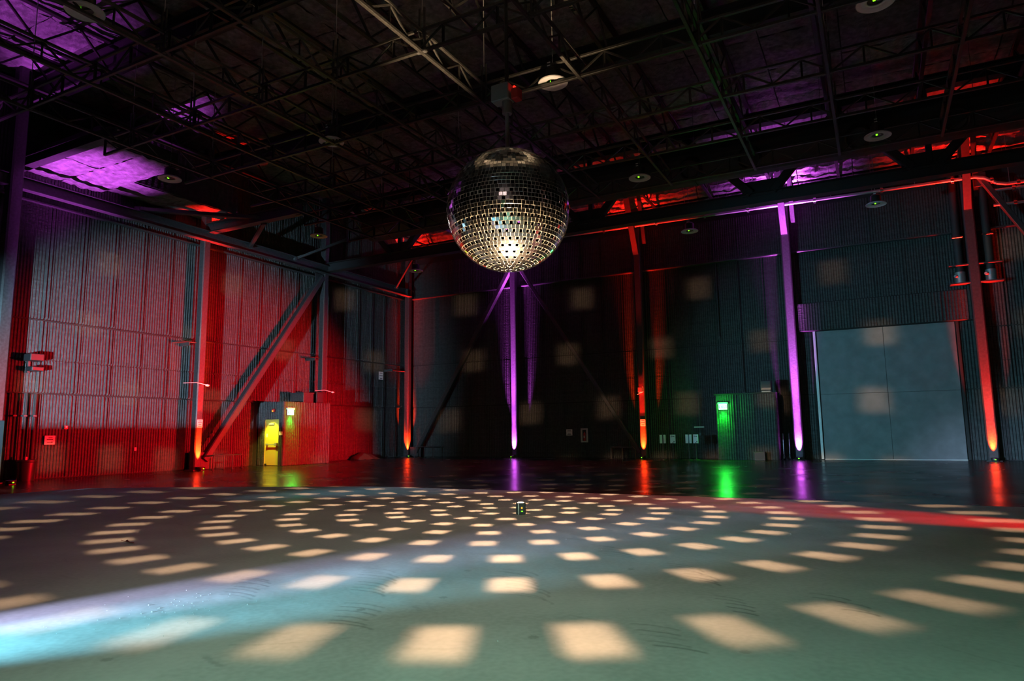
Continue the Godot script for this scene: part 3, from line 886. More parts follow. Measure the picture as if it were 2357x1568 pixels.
func build_grid():
	var zs := [-6.55, -9.45, -12.35, -15.25, -18.15, -21.0, -23.85]
	for i in zs.size():
		var o := thing("grid_truss", "black grid truss running left to right, %s from the camera" % ORD[i] if i else "black grid truss running left to right, nearest the camera", "truss", Vector3(-21.1 if i > 1 else -22.5, 10.35, zs[i]), "cross trusses of the lighting grid")
		truss_run(o, Vector3(1, 0, 0), 28.6, 2.86)
	for i in 10:
		var x := -19.75 + 2.86 * i - (0.02 * i if i > 4 else 0.0)
		x = [-19.75, -16.95, -14.15, -11.5, -8.83, -6.03, -3.1, -0.48, 2.37, 5.2][i]
		var o := thing("grid_truss", "black grid truss running away from the camera, " + ("leftmost" if i == 0 else "%s from the left" % ORD[i]), "truss", Vector3(x, 10.32, -4.0), "long trusses of the lighting grid")
		truss_run(o, Vector3(0, 0, -1), 20.0, 2.86)
	# twin hangers that carry the crossings
	var hm := MB.new()
	for s in [-0.07, 0.07]:
		hm.box(Vector3(s - 0.022, 0.0, -0.022), Vector3(s + 0.022, 1.1, 0.022), 0.004)
	hm.box(Vector3(-0.13, -0.03, -0.05), Vector3(0.13, 0.02, 0.05), 0.008)
	var hanger := hm.done()
	var rodm := MB.new()
	rodm.tube(Vector3(0, 1.05, 0), Vector3(0, 3.6, 0), 0.012, 6)
	var rod := rodm.done()
	var k := 0
	for p in [[-19.75, -9.45], [-14.15, -9.45], [-19.75, -12.35], [-16.95, -12.35], [-14.15, -12.35], [-11.5, -12.35], [-8.83, -12.35], [-19.75, -15.25], [-14.15, -15.25], [-8.83, -15.25], [-16.95, -18.15], [-11.5, -18.15], [-0.48, -18.15], [-3.1, -15.25], [-16.95, -21.0], [-0.48, -21.0], [-6.03, -12.35]]:
		var o := thing("grid_hanger", "twin bar hanger, %s cross truss from the camera, %s long truss from the left" % [ORD[roundi((-6.55 - p[1]) / 2.88)], ORD[roundi((p[0] + 19.75) / 2.8)]], "hanger", Vector3(p[0], 10.33, p[1]), "twin bar hangers of the lighting grid")
		part(o, "bars", hanger, M.steel)
		part(o, "rod", rod, M.galvanised)
		k += 1
	# high bay downlights
	var disc := MB.new()
	disc.lathe([Vector2(0.17, 0.0), Vector2(0.2, -0.012), Vector2(0.28, -0.005), Vector2(0.37, -0.02), Vector2(0.385, -0.03), Vector2(0.385, 0.0), Vector2(0.33, 0.035), Vector2(0.17, 0.05)], 32)
	var cup := MB.new()
	cup.lathe([Vector2(0.0, 0.03), Vector2(0.165, 0.02), Vector2(0.175, 0.05), Vector2(0.2, 0.1), Vector2(0.19, 0.34), Vector2(0.12, 0.4), Vector2(0.0, 0.42)], 24)
	var clip := MB.new()
	for y in [0.12, 0.2]: clip.box(Vector3(-0.07, y + 0.25, 0.19), Vector3(0.02, y + 0.28, 0.2), 0.003)
	var chain := MB.new()
	for i in 35:
		var y := 0.42 + i * 0.1
		if i % 2: chain.box(Vector3(-0.012, y, -0.004), Vector3(0.012, y + 0.11, 0.004), 0.003)
		else: chain.box(Vector3(-0.004, y, -0.012), Vector3(0.004, y + 0.11, 0.012), 0.003)
	var dm := [disc.done(), cup.done(), clip.done(), chain.done(), bx(Vector3(-0.05, -0.005, 0.02), Vector3(0.0, 0.028, 0.07), 0.004), bx(Vector3(0.02, -0.005, 0.0), Vector3(0.1, 0.028, 0.09), 0.006)]
	var spec := [
		[-14.27, -7.73, "large round downlight near the top left corner against purple foil"], [-21.4, -14.85, "round downlight in front of the corrugated bulkhead, upper left"],
		[-14.32, -15.28, "round downlight among the trusses with its white rim lit from the side"], [-21.96, -22.76, "black round downlight above the thick diagonal brace"],
		[-6.83, -15.37, "round downlight right above the mirror ball motor, crossed by a truss chord"], [-6.93, -23.06, "round downlight just right of the mirror ball under the black duct"],
		[0.63, -23.3, "round downlight on a striped stem in front of the black duct, upper right"], [0.56, -30.73, "round downlight high over the big grey door"],
		[-6.98, -30.67, "round downlight hung in front of the back wall between two columns"], [0.6, -15.62, "round downlight cut by the top edge of the picture, upper right"],
		[-22.2, -30.6, "small dark downlight in the far left corner near the red lit pipe"],
	]
	for s in spec:
		var o := thing("downlight", s[2], "downlight", Vector3(s[0], 10.45, s[1]), "high bay downlights")
		part(o, "reflector_rim", dm[0], M.reflector)
		part(o, "housing", dm[1], M.black_plastic)
		part(o, "clips", dm[2], M.white_paint)
		part(o, "chain", dm[3], M.galvanised)
		part(o, "indicator", dm[4], M.led_green)
		part(o, "sensor", dm[5], M.grey_plastic)

# ---------- roof steel ----------
func build_roof_steel():
	for s in [
		["wall_beam", "long steel beam along the top of the left wall, lit purple and red below", Vector3(-25.68, 10.24, -10.6), Vector3(-25.68, 10.24, -34.8), 0.3, 0.44],
		["cross_beam", "steel cross beam lit purple below, in the upper left corner", Vector3(-26.4, 11.02, -12.4), Vector3(-20.7, 11.02, -12.4), 0.32, 0.34],
		["cross_beam", "steel cross beam with a red lit underside at the thick left column", Vector3(-25.75, 10.6, -19.9), Vector3(-20.2, 10.6, -19.9), 0.34, 0.44],
		["plan_brace", "flat grey brace running from the left wall beam to the red lit cross beam", Vector3(-26.0, 10.62, -16.6), Vector3(-22.6, 10.62, -20.0), 0.24, 0.14],
		["plan_brace", "red lit brace between the left wall beam and the cross beam end", Vector3(-25.7, 10.3, -22.15), Vector3(-22.4, 10.4, -20.0), 0.14, 0.14],
		["plan_brace", "pale thin brace above the left porch, from wall beam to the long chord", Vector3(-25.7, 10.3, -24.9), Vector3(-23.6, 11.4, -26.4), 0.12, 0.12],
		["plan_brace", "thin red lit brace beside the corner column under the long chord", Vector3(-25.6, 10.3, -33.2), Vector3(-22.3, 11.9, -31.0), 0.09, 0.09],
	]:
		var o := thing(s[0], s[1], "beam" if "beam" in s[0] else "brace", s[2], "", "thing")
		var d: Vector3 = s[3] - s[2]
		bar(o, "length", Vector3.ZERO, d, s[4], s[5], M.steel, "beam" if "beam" in s[0] else "channel")
		for e in [d * 0.02, d * 0.98]:
			part(o, "end_plate", bx(Vector3(-0.17, -s[5] / 2 - 0.02, -0.03), Vector3(0.17, s[5] / 2 + 0.02, 0.03), 0.005), M.steel, Transform3D(Basis(), e))
	# the great truss over the back part of the floor
	var o := thing("main_truss", "great black roof truss with a heavy lower chord across the back of the hangar", "truss", Vector3(0, 0, -27.4), "", "thing")
	bar(o, "lower_chord", Vector3(-25.7, 10.38, 0), Vector3(14, 10.38, 0), 0.4, 0.48, M.duct, "beam")
	bar(o, "upper_chord", Vector3(-25.7, 13.6, 0), Vector3(14, 13.6, 0), 0.4, 0.5, M.duct, "beam")
	for x in [-21.0, -15.8, -10.6, -3.35, 2.15, 8.0]:
		bar(o, "web", Vector3(x - 0.4, 10.6, 0), Vector3(x - 2.9, 13.4, 0), 0.3, 0.3, M.duct)
		bar(o, "web", Vector3(x + 0.4, 10.6, 0), Vector3(x + 2.9, 13.4, 0), 0.3, 0.3, M.duct)
		if x != -3.35: bar(o, "web", Vector3(x + 0.12, 10.6, 0), Vector3(x + 0.12, 13.4, 0), 0.2, 0.2, M.duct)
		part(o, "gusset", bx(Vector3(x - 0.75, 10.5, -0.05), Vector3(x + 0.75, 11.1, 0.05), 0.01), M.duct)
	# roof girders and joists above the grid
	for z in [-4.9, -12.4, -19.9]:
		o = thing("roof_girder", "black roof girder above the lighting grid, " + {-5: "nearest the camera", -12: "second from the camera", -20: "third from the camera"}[roundi(z)], "girder", Vector3(0, 13.55, z), "roof girders", "thing")
		bar(o, "length", Vector3(-26.5, 0, 0), Vector3(14, 0, 0), 0.4, 0.85, M.duct, "beam")
		for x in range(-24, 12, 6):
			bar(o, "stiffener", Vector3(x, -0.38, 0), Vector3(x, 0.38, 0), 0.3, 0.02, M.duct, "box", Vector3.BACK)
	for i in 12:
		var x := -24.0 + 2.9 * i
		o = thing("roof_joist", "black open web roof joist under the foil, " + ("leftmost" if i == 0 else "%s from the left" % ORD[i]), "joist", Vector3(x, 13.0, -1.0), "roof joists", "thing")
		bar(o, "bottom_chord", Vector3.ZERO, Vector3(0, 0, -34.2), 0.13, 0.08, M.truss)
		bar(o, "top_chord", Vector3(0, 1.15, 0), Vector3(0, 1.15, -34.2), 0.16, 0.1, M.truss)
		for k in 15:
			var z := -1.2 - 2.28 * k
			bar(o, "web", Vector3(0, 0.03, z + 1.14), Vector3(0, 1.1, z), 0.06, 0.06, M.truss, "angle")
			bar(o, "web", Vector3(0, 1.1, z), Vector3(0, 0.03, z - 1.14), 0.06, 0.06, M.truss, "angle")

# ---------- ducts and pipes ----------
func pipe_coupling(r: float) -> Mesh:
	var m := MB.new()
	m.tube(Vector3(-0.06, 0, 0), Vector3(0.06, 0, 0), r * 1.5, 12)
	m.box(Vector3(-0.05, r * 1.2, -0.02), Vector3(0.05, r * 2.2, 0.02), 0.005)
	m.box(Vector3(-0.05, -r * 2.2, -0.02), Vector3(0.05, -r * 1.2, 0.02), 0.005)
	return m.done()

func build_services():
	# the big black air duct under the roof
	var o := thing("air_duct", "long black air duct with drum nozzles in front of the great truss", "duct", Vector3(0, 11.5, -25.6))
	var prof := PackedVector2Array()
	for i in 24:
		var a := TAU * i / 24
		prof.append(Vector2(cos(a) * 0.78, sin(a) * 0.74))
	var dm := MB.new()
	dm.prism(prof, -21.2, 14.0)
	part(o, "body", dm.done(), M.duct, Transform3D(Basis(Vector3(0, 0, -1), Vector3.UP, Vector3(1, 0, 0)), Vector3.ZERO))
	var ring := MB.new()
	var big := PackedVector2Array()
	for p in prof: big.append(p * 1.035)
	ring.prism(big, -0.04, 0.04)
	var rm := ring.done()
	for k in 12:
		part(o, "joint_band", rm, M.duct, Transform3D(Basis(Vector3(0, 0, -1), Vector3.UP, Vector3(1, 0, 0)), Vector3(-20.0 + 2.9 * k, 0, 0)))
	var nz := MB.new()
	nz.lathe([Vector2(0.0, 0.42), Vector2(0.3, 0.44), Vector2(0.32, 0.6), Vector2(0.36, 0.62), Vector2(0.36, 0.54), Vector2(0.44, 0.1), Vector2(0.5, -0.1)], 24)
	var nzm := nz.done()
	var nb := Basis(Vector3.RIGHT, deg_to_rad(118.0))
	for x in [-18.0, -13.0, -5.5, -3.4, 0.1, 2.85, 6.0]:
		part(o, "nozzle", nzm, M.duct, Transform3D(nb, Vector3(x, -0.25, 0.5)))
	for k in 7:
		bar(o, "strap", Vector3(-19.0 + 4.5 * k, 0.7, 0), Vector3(-19.0 + 4.5 * k, 2.7, 0), 0.05, 0.01, M.steel)
	# sprinkler main along the back wall with its jog on the right
	o = thing("sprinkler_pipe", "sprinkler main with couplings running along the back wall, lit red and purple", "pipe", Vector3(0, 12.15, -34.3))
	var pm := MB.new()
	pm.path([Vector3(-26.2, 0.25, 0), Vector3(4.4, -0.1, 0), Vector3(4.75, -0.2, 0), Vector3(5.15, -0.5, 0), Vector3(5.5, -0.6, 0), Vector3(9.0, -0.62, 0)], 0.07, 12)
	part(o, "pipe", pm.done(), M.galvanised)
	var cm := pipe_coupling(0.07)
	for x in [-24.5, -21.6, -18.0, -15.0, -12.4, -9.5, -7.0, -4.9, -1.9, 0.9, 3.6, 4.1, 5.0, 5.9]:
		part(o, "coupling", cm, M.chrome, Transform3D(Basis(), Vector3(x, 0.25 - (x + 26.2) * 0.0114 if x < 4.3 else -0.35 if x < 5.3 else -0.6, 0)))
	for k in 19:
		var x := -25.0 + 1.7 * k
		bar(o, "hanger_rod", Vector3(x, 0.25 - (x + 26.2) * 0.0114 if x < 4.3 else -0.6, 0), Vector3(x, 2.2, 0), 0.016, 0.016, M.galvanised)
	for s in [[-34.0, 12.45, -26.2, 8.0, 0.035, "thin grey pipe just above the sprinkler main on the back wall"], [-34.6, 13.05, -15.0, 6.0, 0.03, "bright lit thin pipe in front of the foil high on the back wall"], [-34.75, 13.45, -8.0, 7.0, 0.022, "upper thin conduit across the foil high on the back wall"]]:
		o = thing("roof_pipe", s[5], "pipe", Vector3(0, s[1], s[0]))
		var m := MB.new()
		m.tube(Vector3(s[2], 0, 0), Vector3(s[3], -0.08, 0), s[4], 10)
		part(o, "pipe", m.done(), M.galvanised)
		for k in 8:
			bar(o, "hanger_rod", Vector3(s[2] + 0.5 + k * (s[3] - s[2] - 1.0) / 7.0, 0, 0), Vector3(s[2] + 0.5 + k * (s[3] - s[2] - 1.0) / 7.0, 14.3 - s[1], 0), 0.012, 0.012, M.galvanised)
	for s in [[11.4, "upper red lit branch pipe at the right edge of the picture"], [10.75, "lower red lit branch pipe at the right edge of the picture"]]:
		o = thing("branch_pipe", s[1], "pipe", Vector3(0, s[0], -34.5), "red lit branch pipes at the right edge")
		var m := MB.new()
		m.tube(Vector3(5.0, 0, 0), Vector3(9.0, -0.05, 0), 0.06, 12)
		part(o, "pipe", m.done(), M.galvanised)
		part(o, "coupling", cm, M.chrome, Transform3D(Basis(), Vector3(5.75, -0.01, 0)))
	# fat riser pipes beside the right hand column
	for s in [[3.62, "dark riser pipe with a bright valve left of the right red column"], [4.72, "dark riser pipe right of the right red column"]]:
		o = thing("riser_pipe", s[1], "pipe", Vector3(s[0], 0, -35.0), "riser pipes at the right red column")
		var m := MB.new()
		m.tube(Vector3(0, 7.75, 0), Vector3(0, 14.2, 0), 0.16, 16)
		part(o, "pipe", m.done(), M.duct)
		m = MB.new()
		m.tube(Vector3(0, 7.6, 0), Vector3(0, 8.1, 0), 0.2, 16)
		m.tube(Vector3(-0.1, 7.9, 0.1), Vector3(-0.22, 7.9, 0.28), 0.06, 10)
		part(o, "valve", m.done(), M.galvanised)
		for y in [8.35, 7.55]:
			part(o, "bracket", bx(Vector3(-0.42, y, -0.2), Vector3(0.42, y + 0.07, 0.22), 0.008), M.steel)
		part(o, "clamp", bx(Vector3(-0.2, 9.6, 0.0), Vector3(0.2, 9.68, 0.2), 0.01), M.chrome)
	# conduits on the back wall
	for s in [[-6.81, 6.05, 10.2, "black conduit ending half way down the back wall over the right porch"], [-5.75, 3.2, 10.2, "long black conduit coming down to the right porch roof"], [-8.0, 1.22, 3.2, "short pale conduit above the white bar on the back wall"]]:
		o = thing("conduit", s[3], "conduit", Vector3(s[0], 0, -35.37), "conduits on the back wall")
		var m := MB.new()
		m.tube(Vector3(0, s[1], 0), Vector3(0, s[2], 0), 0.03, 8)
		part(o, "tube", m.done(), M.steel)
		part(o, "end_box", bx(Vector3(-0.06, s[1] - 0.06, -0.05), Vector3(0.06, s[1] + 0.08, 0.06), 0.01), M.steel)
	for k in 3:
		var z: float = [-13.0, -13.33, -13.64][k]
		o = thing("wall_pipe", ["left", "middle", "right"][k] + " one of three thin black pipes on the left wall above the bin", "pipe", Vector3(-26.42, 0, z), "three pipes on the left wall")
		var m := MB.new()
		m.tube(Vector3(0, 0.6 if k < 2 else 0.02, 0), Vector3(0, 3.02, 0), 0.04, 10)
		part(o, "tube", m.done(), M.seam_black)
		part(o, "clip", bx(Vector3(-0.15, 2.2, -0.06), Vector3(0.05, 2.26, 0.06), 0.006), M.steel)

# ---------- things on the walls ----------
func plate(called: String, label: String, category: String, at: Vector3, w: float, h: float, basis := Basis(), lines := 0, m: Material = null, group := "") -> Node3D:
	# a flat plate facing +z of its basis, with printed lines on it
	var o := thing(called, label, category, at, group)
	o.basis = basis
	part(o, "board", bx(Vector3(-w / 2, -h / 2, 0), Vector3(w / 2, h / 2, 0.012), 0.002), m if m else M.paper)
	if lines:
		var st := MB.new()
		for i in lines:
			var y := h * (0.32 - 0.66 * i / maxf(lines - 1.0, 1.0))
			var l: float = w * [0.3, 0.36, 0.26, 0.33, 0.2][i % 5]
			st.box(Vector3(-l, y - h * 0.04, 0.0121), Vector3(l, y + h * 0.04, 0.0135), 0.0)
		part(o, "print", st.done(), M.ink)
	return o

func exit_sign(label: String, at: Vector3, basis: Basis, wash: float):
	var o := thing("exit_sign", label, "exit sign", at, "green exit signs")
	o.basis = basis
	part(o, "housing", bx(Vector3(-0.24, 0.13, -0.05), Vector3(0.24, 0.22, 0.06), 0.01), M.white_paint)
	part(o, "face", bx(Vector3(-0.2, -0.13, 0.0), Vector3(0.2, 0.13, 0.03), 0.006), M.exit_face)
	var t := TextMesh.new()
	t.text = "EXIT"
	t.font_size = 20
	t.pixel_size = 0.0095
	t.depth = 0.004
	var f := SystemFont.new()
	f.font_names = PackedStringArray(["Droid Sans"])
	f.font_weight = 700
	t.font = f
	var tm := part(o, "lettering", t, M.exit_green, Transform3D(Basis(), Vector3(0, 0.0, 0.033)))
	var n := basis.z
	spot_light("exit_wash", at + n * 0.1 + Vector3(0, -0.15, 0), at + n * 0.02 + Vector3(0, -2.5, 0), Color(0.1, 1.0, 0.2), wash, 50.0, 0.08, 1.0)
	omni("exit_glow", at + n * 0.3, Color(0.15, 1.0, 0.25), wash * 0.12, 0.1)

func build_wall_items():
	exit_sign("green exit sign glowing on the left porch beside the yellow door", Vector3(-24.88, 2.52, -24.2), TO_LEFT, 9.0)
	exit_sign("green exit sign glowing on the porch at the back wall", Vector3(-6.56, 2.52, -34.02), Basis(), 16.0)
	# red fitting over the yellow door; its lamp placed to light the door
	var o := thing("door_fitting", "small red fitting over the yellow door, its lamp placed to light the door", "lamp", Vector3(-25.5, 2.62, -23.79))
	var lm := MB.new()
	lm.lathe([Vector2(0.0, 0.08), Vector2(0.07, 0.06), Vector2(0.09, 0.0), Vector2(0.06, -0.02)], 14)
	part(o, "shade", lm.done(), M.red_paint, Transform3D(Basis(Vector3.RIGHT, PI / 2), Vector3(0, 0, 0.05)))
	var lb := MB.new()
	lb.lathe([Vector2(0.0, -0.04), Vector2(0.04, -0.02), Vector2(0.045, 0.01), Vector2(0.0, 0.03)], 12)
	part(o, "helper_bulb", lb.done(), M.led_amber, Transform3D(Basis(), Vector3(0, -0.03, 0.12)))
	spot_light("unseen_door_beam", Vector3(-25.6, 2.55, -23.15), Vector3(-25.7, 0.9, -23.88), Color(0.95, 1.0, 0.4), 9.0, 34.0, 0.05, 0.7)  # beam from an unseen source, placed to light the yellow door
	# left wall
	o = plate("wall_sign", "square paper sign with a right pointing arrow on the left wall", "sign", Vector3(-26.56, 1.37, -14.29), 0.36, 0.32, TO_LEFT)
	var ar := MB.new()
	ar.box(Vector3(-0.05, 0.07, 0.0121), Vector3(0.09, 0.1, 0.0135), 0.0)
	ar.box(Vector3(-0.11, 0.0, 0.0121), Vector3(0.11, 0.04, 0.0135), 0.0)
	ar.box(Vector3(-0.1, -0.085, 0.0121), Vector3(0.08, -0.065, 0.0135), 0.0)
	ar.tri(Vector3(0.06, -0.045, 0.0135), Vector3(0.06, -0.105, 0.0135), Vector3(0.12, -0.075, 0.0135), Vector3.BACK, Vector3.BACK, Vector3.BACK)
	part(o, "print", ar.done(), M.ink)
	o = plate("alarm_strobe", "small red alarm box above the arrow sign on the left wall", "alarm", Vector3(-26.56, 1.83, -14.83), 0.13, 0.13, TO_LEFT, 0, M.red_paint)
	part(o, "strobe_lens", bx(Vector3(-0.04, -0.03, 0.012), Vector3(0.02, 0.05, 0.05), 0.01), M.white_paint)
	o = plate("switch_plate", "tiny pale switch plate low on the red left wall", "switch", Vector3(-26.56, 0.96, -17.58), 0.09, 0.13, TO_LEFT)
	part(o, "toggle", bx(Vector3(-0.012, -0.02, 0.012), Vector3(0.012, 0.02, 0.03), 0.004), M.white_paint)
	o = plate("wall_notice", "pale notice high on the left wall near the corner column", "sign", Vector3(-26.55, 4.95, -33.06), 0.44, 0.48, TO_LEFT, 3)
	o = plate("door_notice", "small pink lit notice right of the yellow door", "sign", Vector3(-25.02, 1.53, -23.77), 0.2, 0.17, Basis(), 1)
	o = plate("column_notice", "white notice sheet on the left red column", "sign", Vector3(-25.76, 1.98, -19.9), 0.27, 0.34, TO_LEFT, 4)
	o = plate("column_notice", "striped notice sheet on the back wall column at the thin brace", "sign", Vector3(-10.78, 1.84, -34.76), 0.27, 0.34, Basis(), 3)
	# back wall
	o = plate("wall_notice", "square pale notice on the back wall left of the extinguisher cabinet", "sign", Vector3(-15.2, 1.39, -35.4), 0.36, 0.34, Basis(), 4)
	o = thing("extinguisher_cabinet", "white framed fire extinguisher cabinet on the dark back wall", "cabinet", Vector3(-14.3, 1.22, -35.4))
	var fr := MB.new()
	for s in [-1, 1]:
		fr.box(Vector3(s * 0.16 - 0.04, -0.38, -0.02), Vector3(s * 0.16 + 0.04, 0.38, 0.06), 0.008)
		fr.box(Vector3(-0.2, s * 0.34 - 0.04, -0.02), Vector3(0.2, s * 0.34 + 0.04, 0.06), 0.008)
	part(o, "frame", fr.done(), M.white_paint)
	part(o, "back", bx(Vector3(-0.14, -0.32, -0.03), Vector3(0.14, 0.32, -0.015), 0.0), M.black_plastic)
	o = thing("fire_extinguisher", "slim fire extinguisher standing inside the white framed cabinet", "extinguisher", Vector3(-14.29, 0.93, -35.37))
	var ex := MB.new()
	ex.lathe([Vector2(0.0, 0.0), Vector2(0.055, 0.0), Vector2(0.06, 0.02), Vector2(0.06, 0.36), Vector2(0.04, 0.42), Vector2(0.02, 0.44), Vector2(0.02, 0.48), Vector2(0.0, 0.48)], 16)
	part(o, "cylinder", ex.done(), M.red_paint)
	part(o, "handle", bx(Vector3(-0.05, 0.47, -0.015), Vector3(0.05, 0.51, 0.015), 0.006), M.black_plastic)
	part(o, "label_band", bx(Vector3(-0.03, 0.14, 0.05), Vector3(0.03, 0.27, 0.064), 0.004), M.paper)
	o = thing("wall_bar", "short white bar fixed across the pale conduit on the back wall", "bar", Vector3(-8.04, 1.58, -35.36))
	part(o, "bar", bx(Vector3(-0.25, -0.025, 0), Vector3(0.25, 0.025, 0.05), 0.008), M.white_paint)
	part(o, "bracket", bx(Vector3(-0.04, -0.05, -0.05), Vector3(0.04, 0.05, 0.0), 0.005), M.steel)
	# speakers and boxes
	o = thing("wall_speaker", "black box speaker on the roof of the back porch", "speaker", Vector3(-4.55, 3.16, -34.2))
	part(o, "cabinet", bx(Vector3(-0.24, 0.08, -0.2), Vector3(0.24, 0.55, 0.15), 0.03), M.black_plastic)
	part(o, "grille", bx(Vector3(-0.2, 0.2, 0.15), Vector3(0.2, 0.5, 0.165), 0.01), M.duct)
	part(o, "foot", bx(Vector3(-0.2, 0.0, -0.15), Vector3(0.2, 0.06, 0.15), 0.01), M.grey_plastic)
	o = thing("vent_box", "wide dark box on the roof of the left porch", "box", Vector3(-25.6, 3.03, -25.7))
	part(o, "body", bx(Vector3(-0.5, 0.0, -0.35), Vector3(0.4, 0.5, 0.35), 0.02), M.steel)
	part(o, "lid", bx(Vector3(-0.52, 0.46, -0.37), Vector3(0.42, 0.52, 0.37), 0.01), M.steel)
	o = thing("box_speaker", "black speaker on the left porch roof beside the wide box", "speaker", Vector3(-25.5, 3.03, -26.55))
	part(o, "cabinet", bx(Vector3(-0.3, 0.0, -0.25), Vector3(0.25, 0.6, 0.25), 0.02), M.black_plastic)
	part(o, "grille", bx(Vector3(0.25, 0.06, -0.2), Vector3(0.265, 0.54, 0.2), 0.004), M.duct)
	o = thing("column_box", "pale box lamp with a looped cable on the thin brace column", "lamp", Vector3(-10.82, 3.42, -34.74))
	part(o, "box", bx(Vector3(-0.13, 0.0, 0.0), Vector3(0.11, 0.26, 0.14), 0.02), M.grey_plastic)
	var cb := MB.new()
	cb.path([Vector3(0.1, 0.28, 0.1), Vector3(0.15, 0.26, 0.1), Vector3(0.15, 0.04, 0.1), Vector3(0.08, -0.03, 0.1), Vector3(-0.06, -0.04, 0.1), Vector3(-0.11, -0.1, 0.1), Vector3(-0.18, -0.11, 0.1)], 0.014, 6)
	part(o, "cable", cb.done(), M.white_paint)
	for s in [[Vector3(-25.6, 3.62, -19.78), "small clamp lamp on an arm across the left red column"], [Vector3(-25.6, 3.66, -27.5), "small clamp lamp on an arm across the column behind the porch"]]:
		o = thing("clamp_lamp", s[1], "lamp", s[0], "clamp lamps on the left columns")
		var m := MB.new()
		m.path([Vector3(-0.2, 0.06, 0.75), Vector3(0.0, 0.1, 0.25), Vector3(0.15, 0.03, 0.02), Vector3(0.2, 0.02, -0.12)], 0.016, 6)
		part(o, "arm", m.done(), M.white_paint)
		m = MB.new()
		m.lathe([Vector2(0.0, -0.06), Vector2(0.06, -0.05), Vector2(0.085, -0.02), Vector2(0.07, 0.02), Vector2(0.0, 0.05)], 14)
		part(o, "head", m.done(), M.white_paint, Transform3D(Basis(), Vector3(0.22, 0.0, -0.12)))
	o = thing("side_arm", "red lit arm bracket reaching left from the corner column", "bracket", Vector3(-26.1, 5.3, -34.4))
	part(o, "arm", bx(Vector3(-0.02, -0.03, -0.4), Vector3(0.08, 0.03, 1.05), 0.01), M.steel)
	part(o, "plate", bx(Vector3(-0.45, -0.1, 1.0), Vector3(0.2, 0.04, 1.08), 0.01), M.steel)
	for s in [[Vector3(-26.2, 5.4, -19.45), "short girt bracket left of the left red column"], [Vector3(-26.2, 5.4, -26.95), "short girt bracket left of the column behind the porch"]]:
		o = thing("girt_bracket", s[1], "bracket", s[0], "girt brackets on the left columns")
		part(o, "top_flange", bx(Vector3(-0.4, 0.06, -0.3), Vector3(0.25, 0.09, 0.5), 0.004), M.steel)
		part(o, "web", bx(Vector3(-0.4, -0.08, 0.08), Vector3(0.25, 0.06, 0.11), 0.004), M.steel)
	o = thing("stage_speaker", "black double speaker bracket on the left wall near the picture edge", "speaker", Vector3(-26.24, 3.85, -13.35))
	part(o, "upper_box", bx(Vector3(-0.25, 0.3, -0.25), Vector3(0.25, 0.55, 0.2), 0.02), M.black_plastic)
	part(o, "lower_box", bx(Vector3(-0.25, -0.05, -0.3), Vector3(0.2, 0.1, 0.1), 0.02), M.black_plastic)
	part(o, "bracket", bx(Vector3(-0.28, -0.1, -0.04), Vector3(-0.2, 0.6, 0.04), 0.005), M.steel)

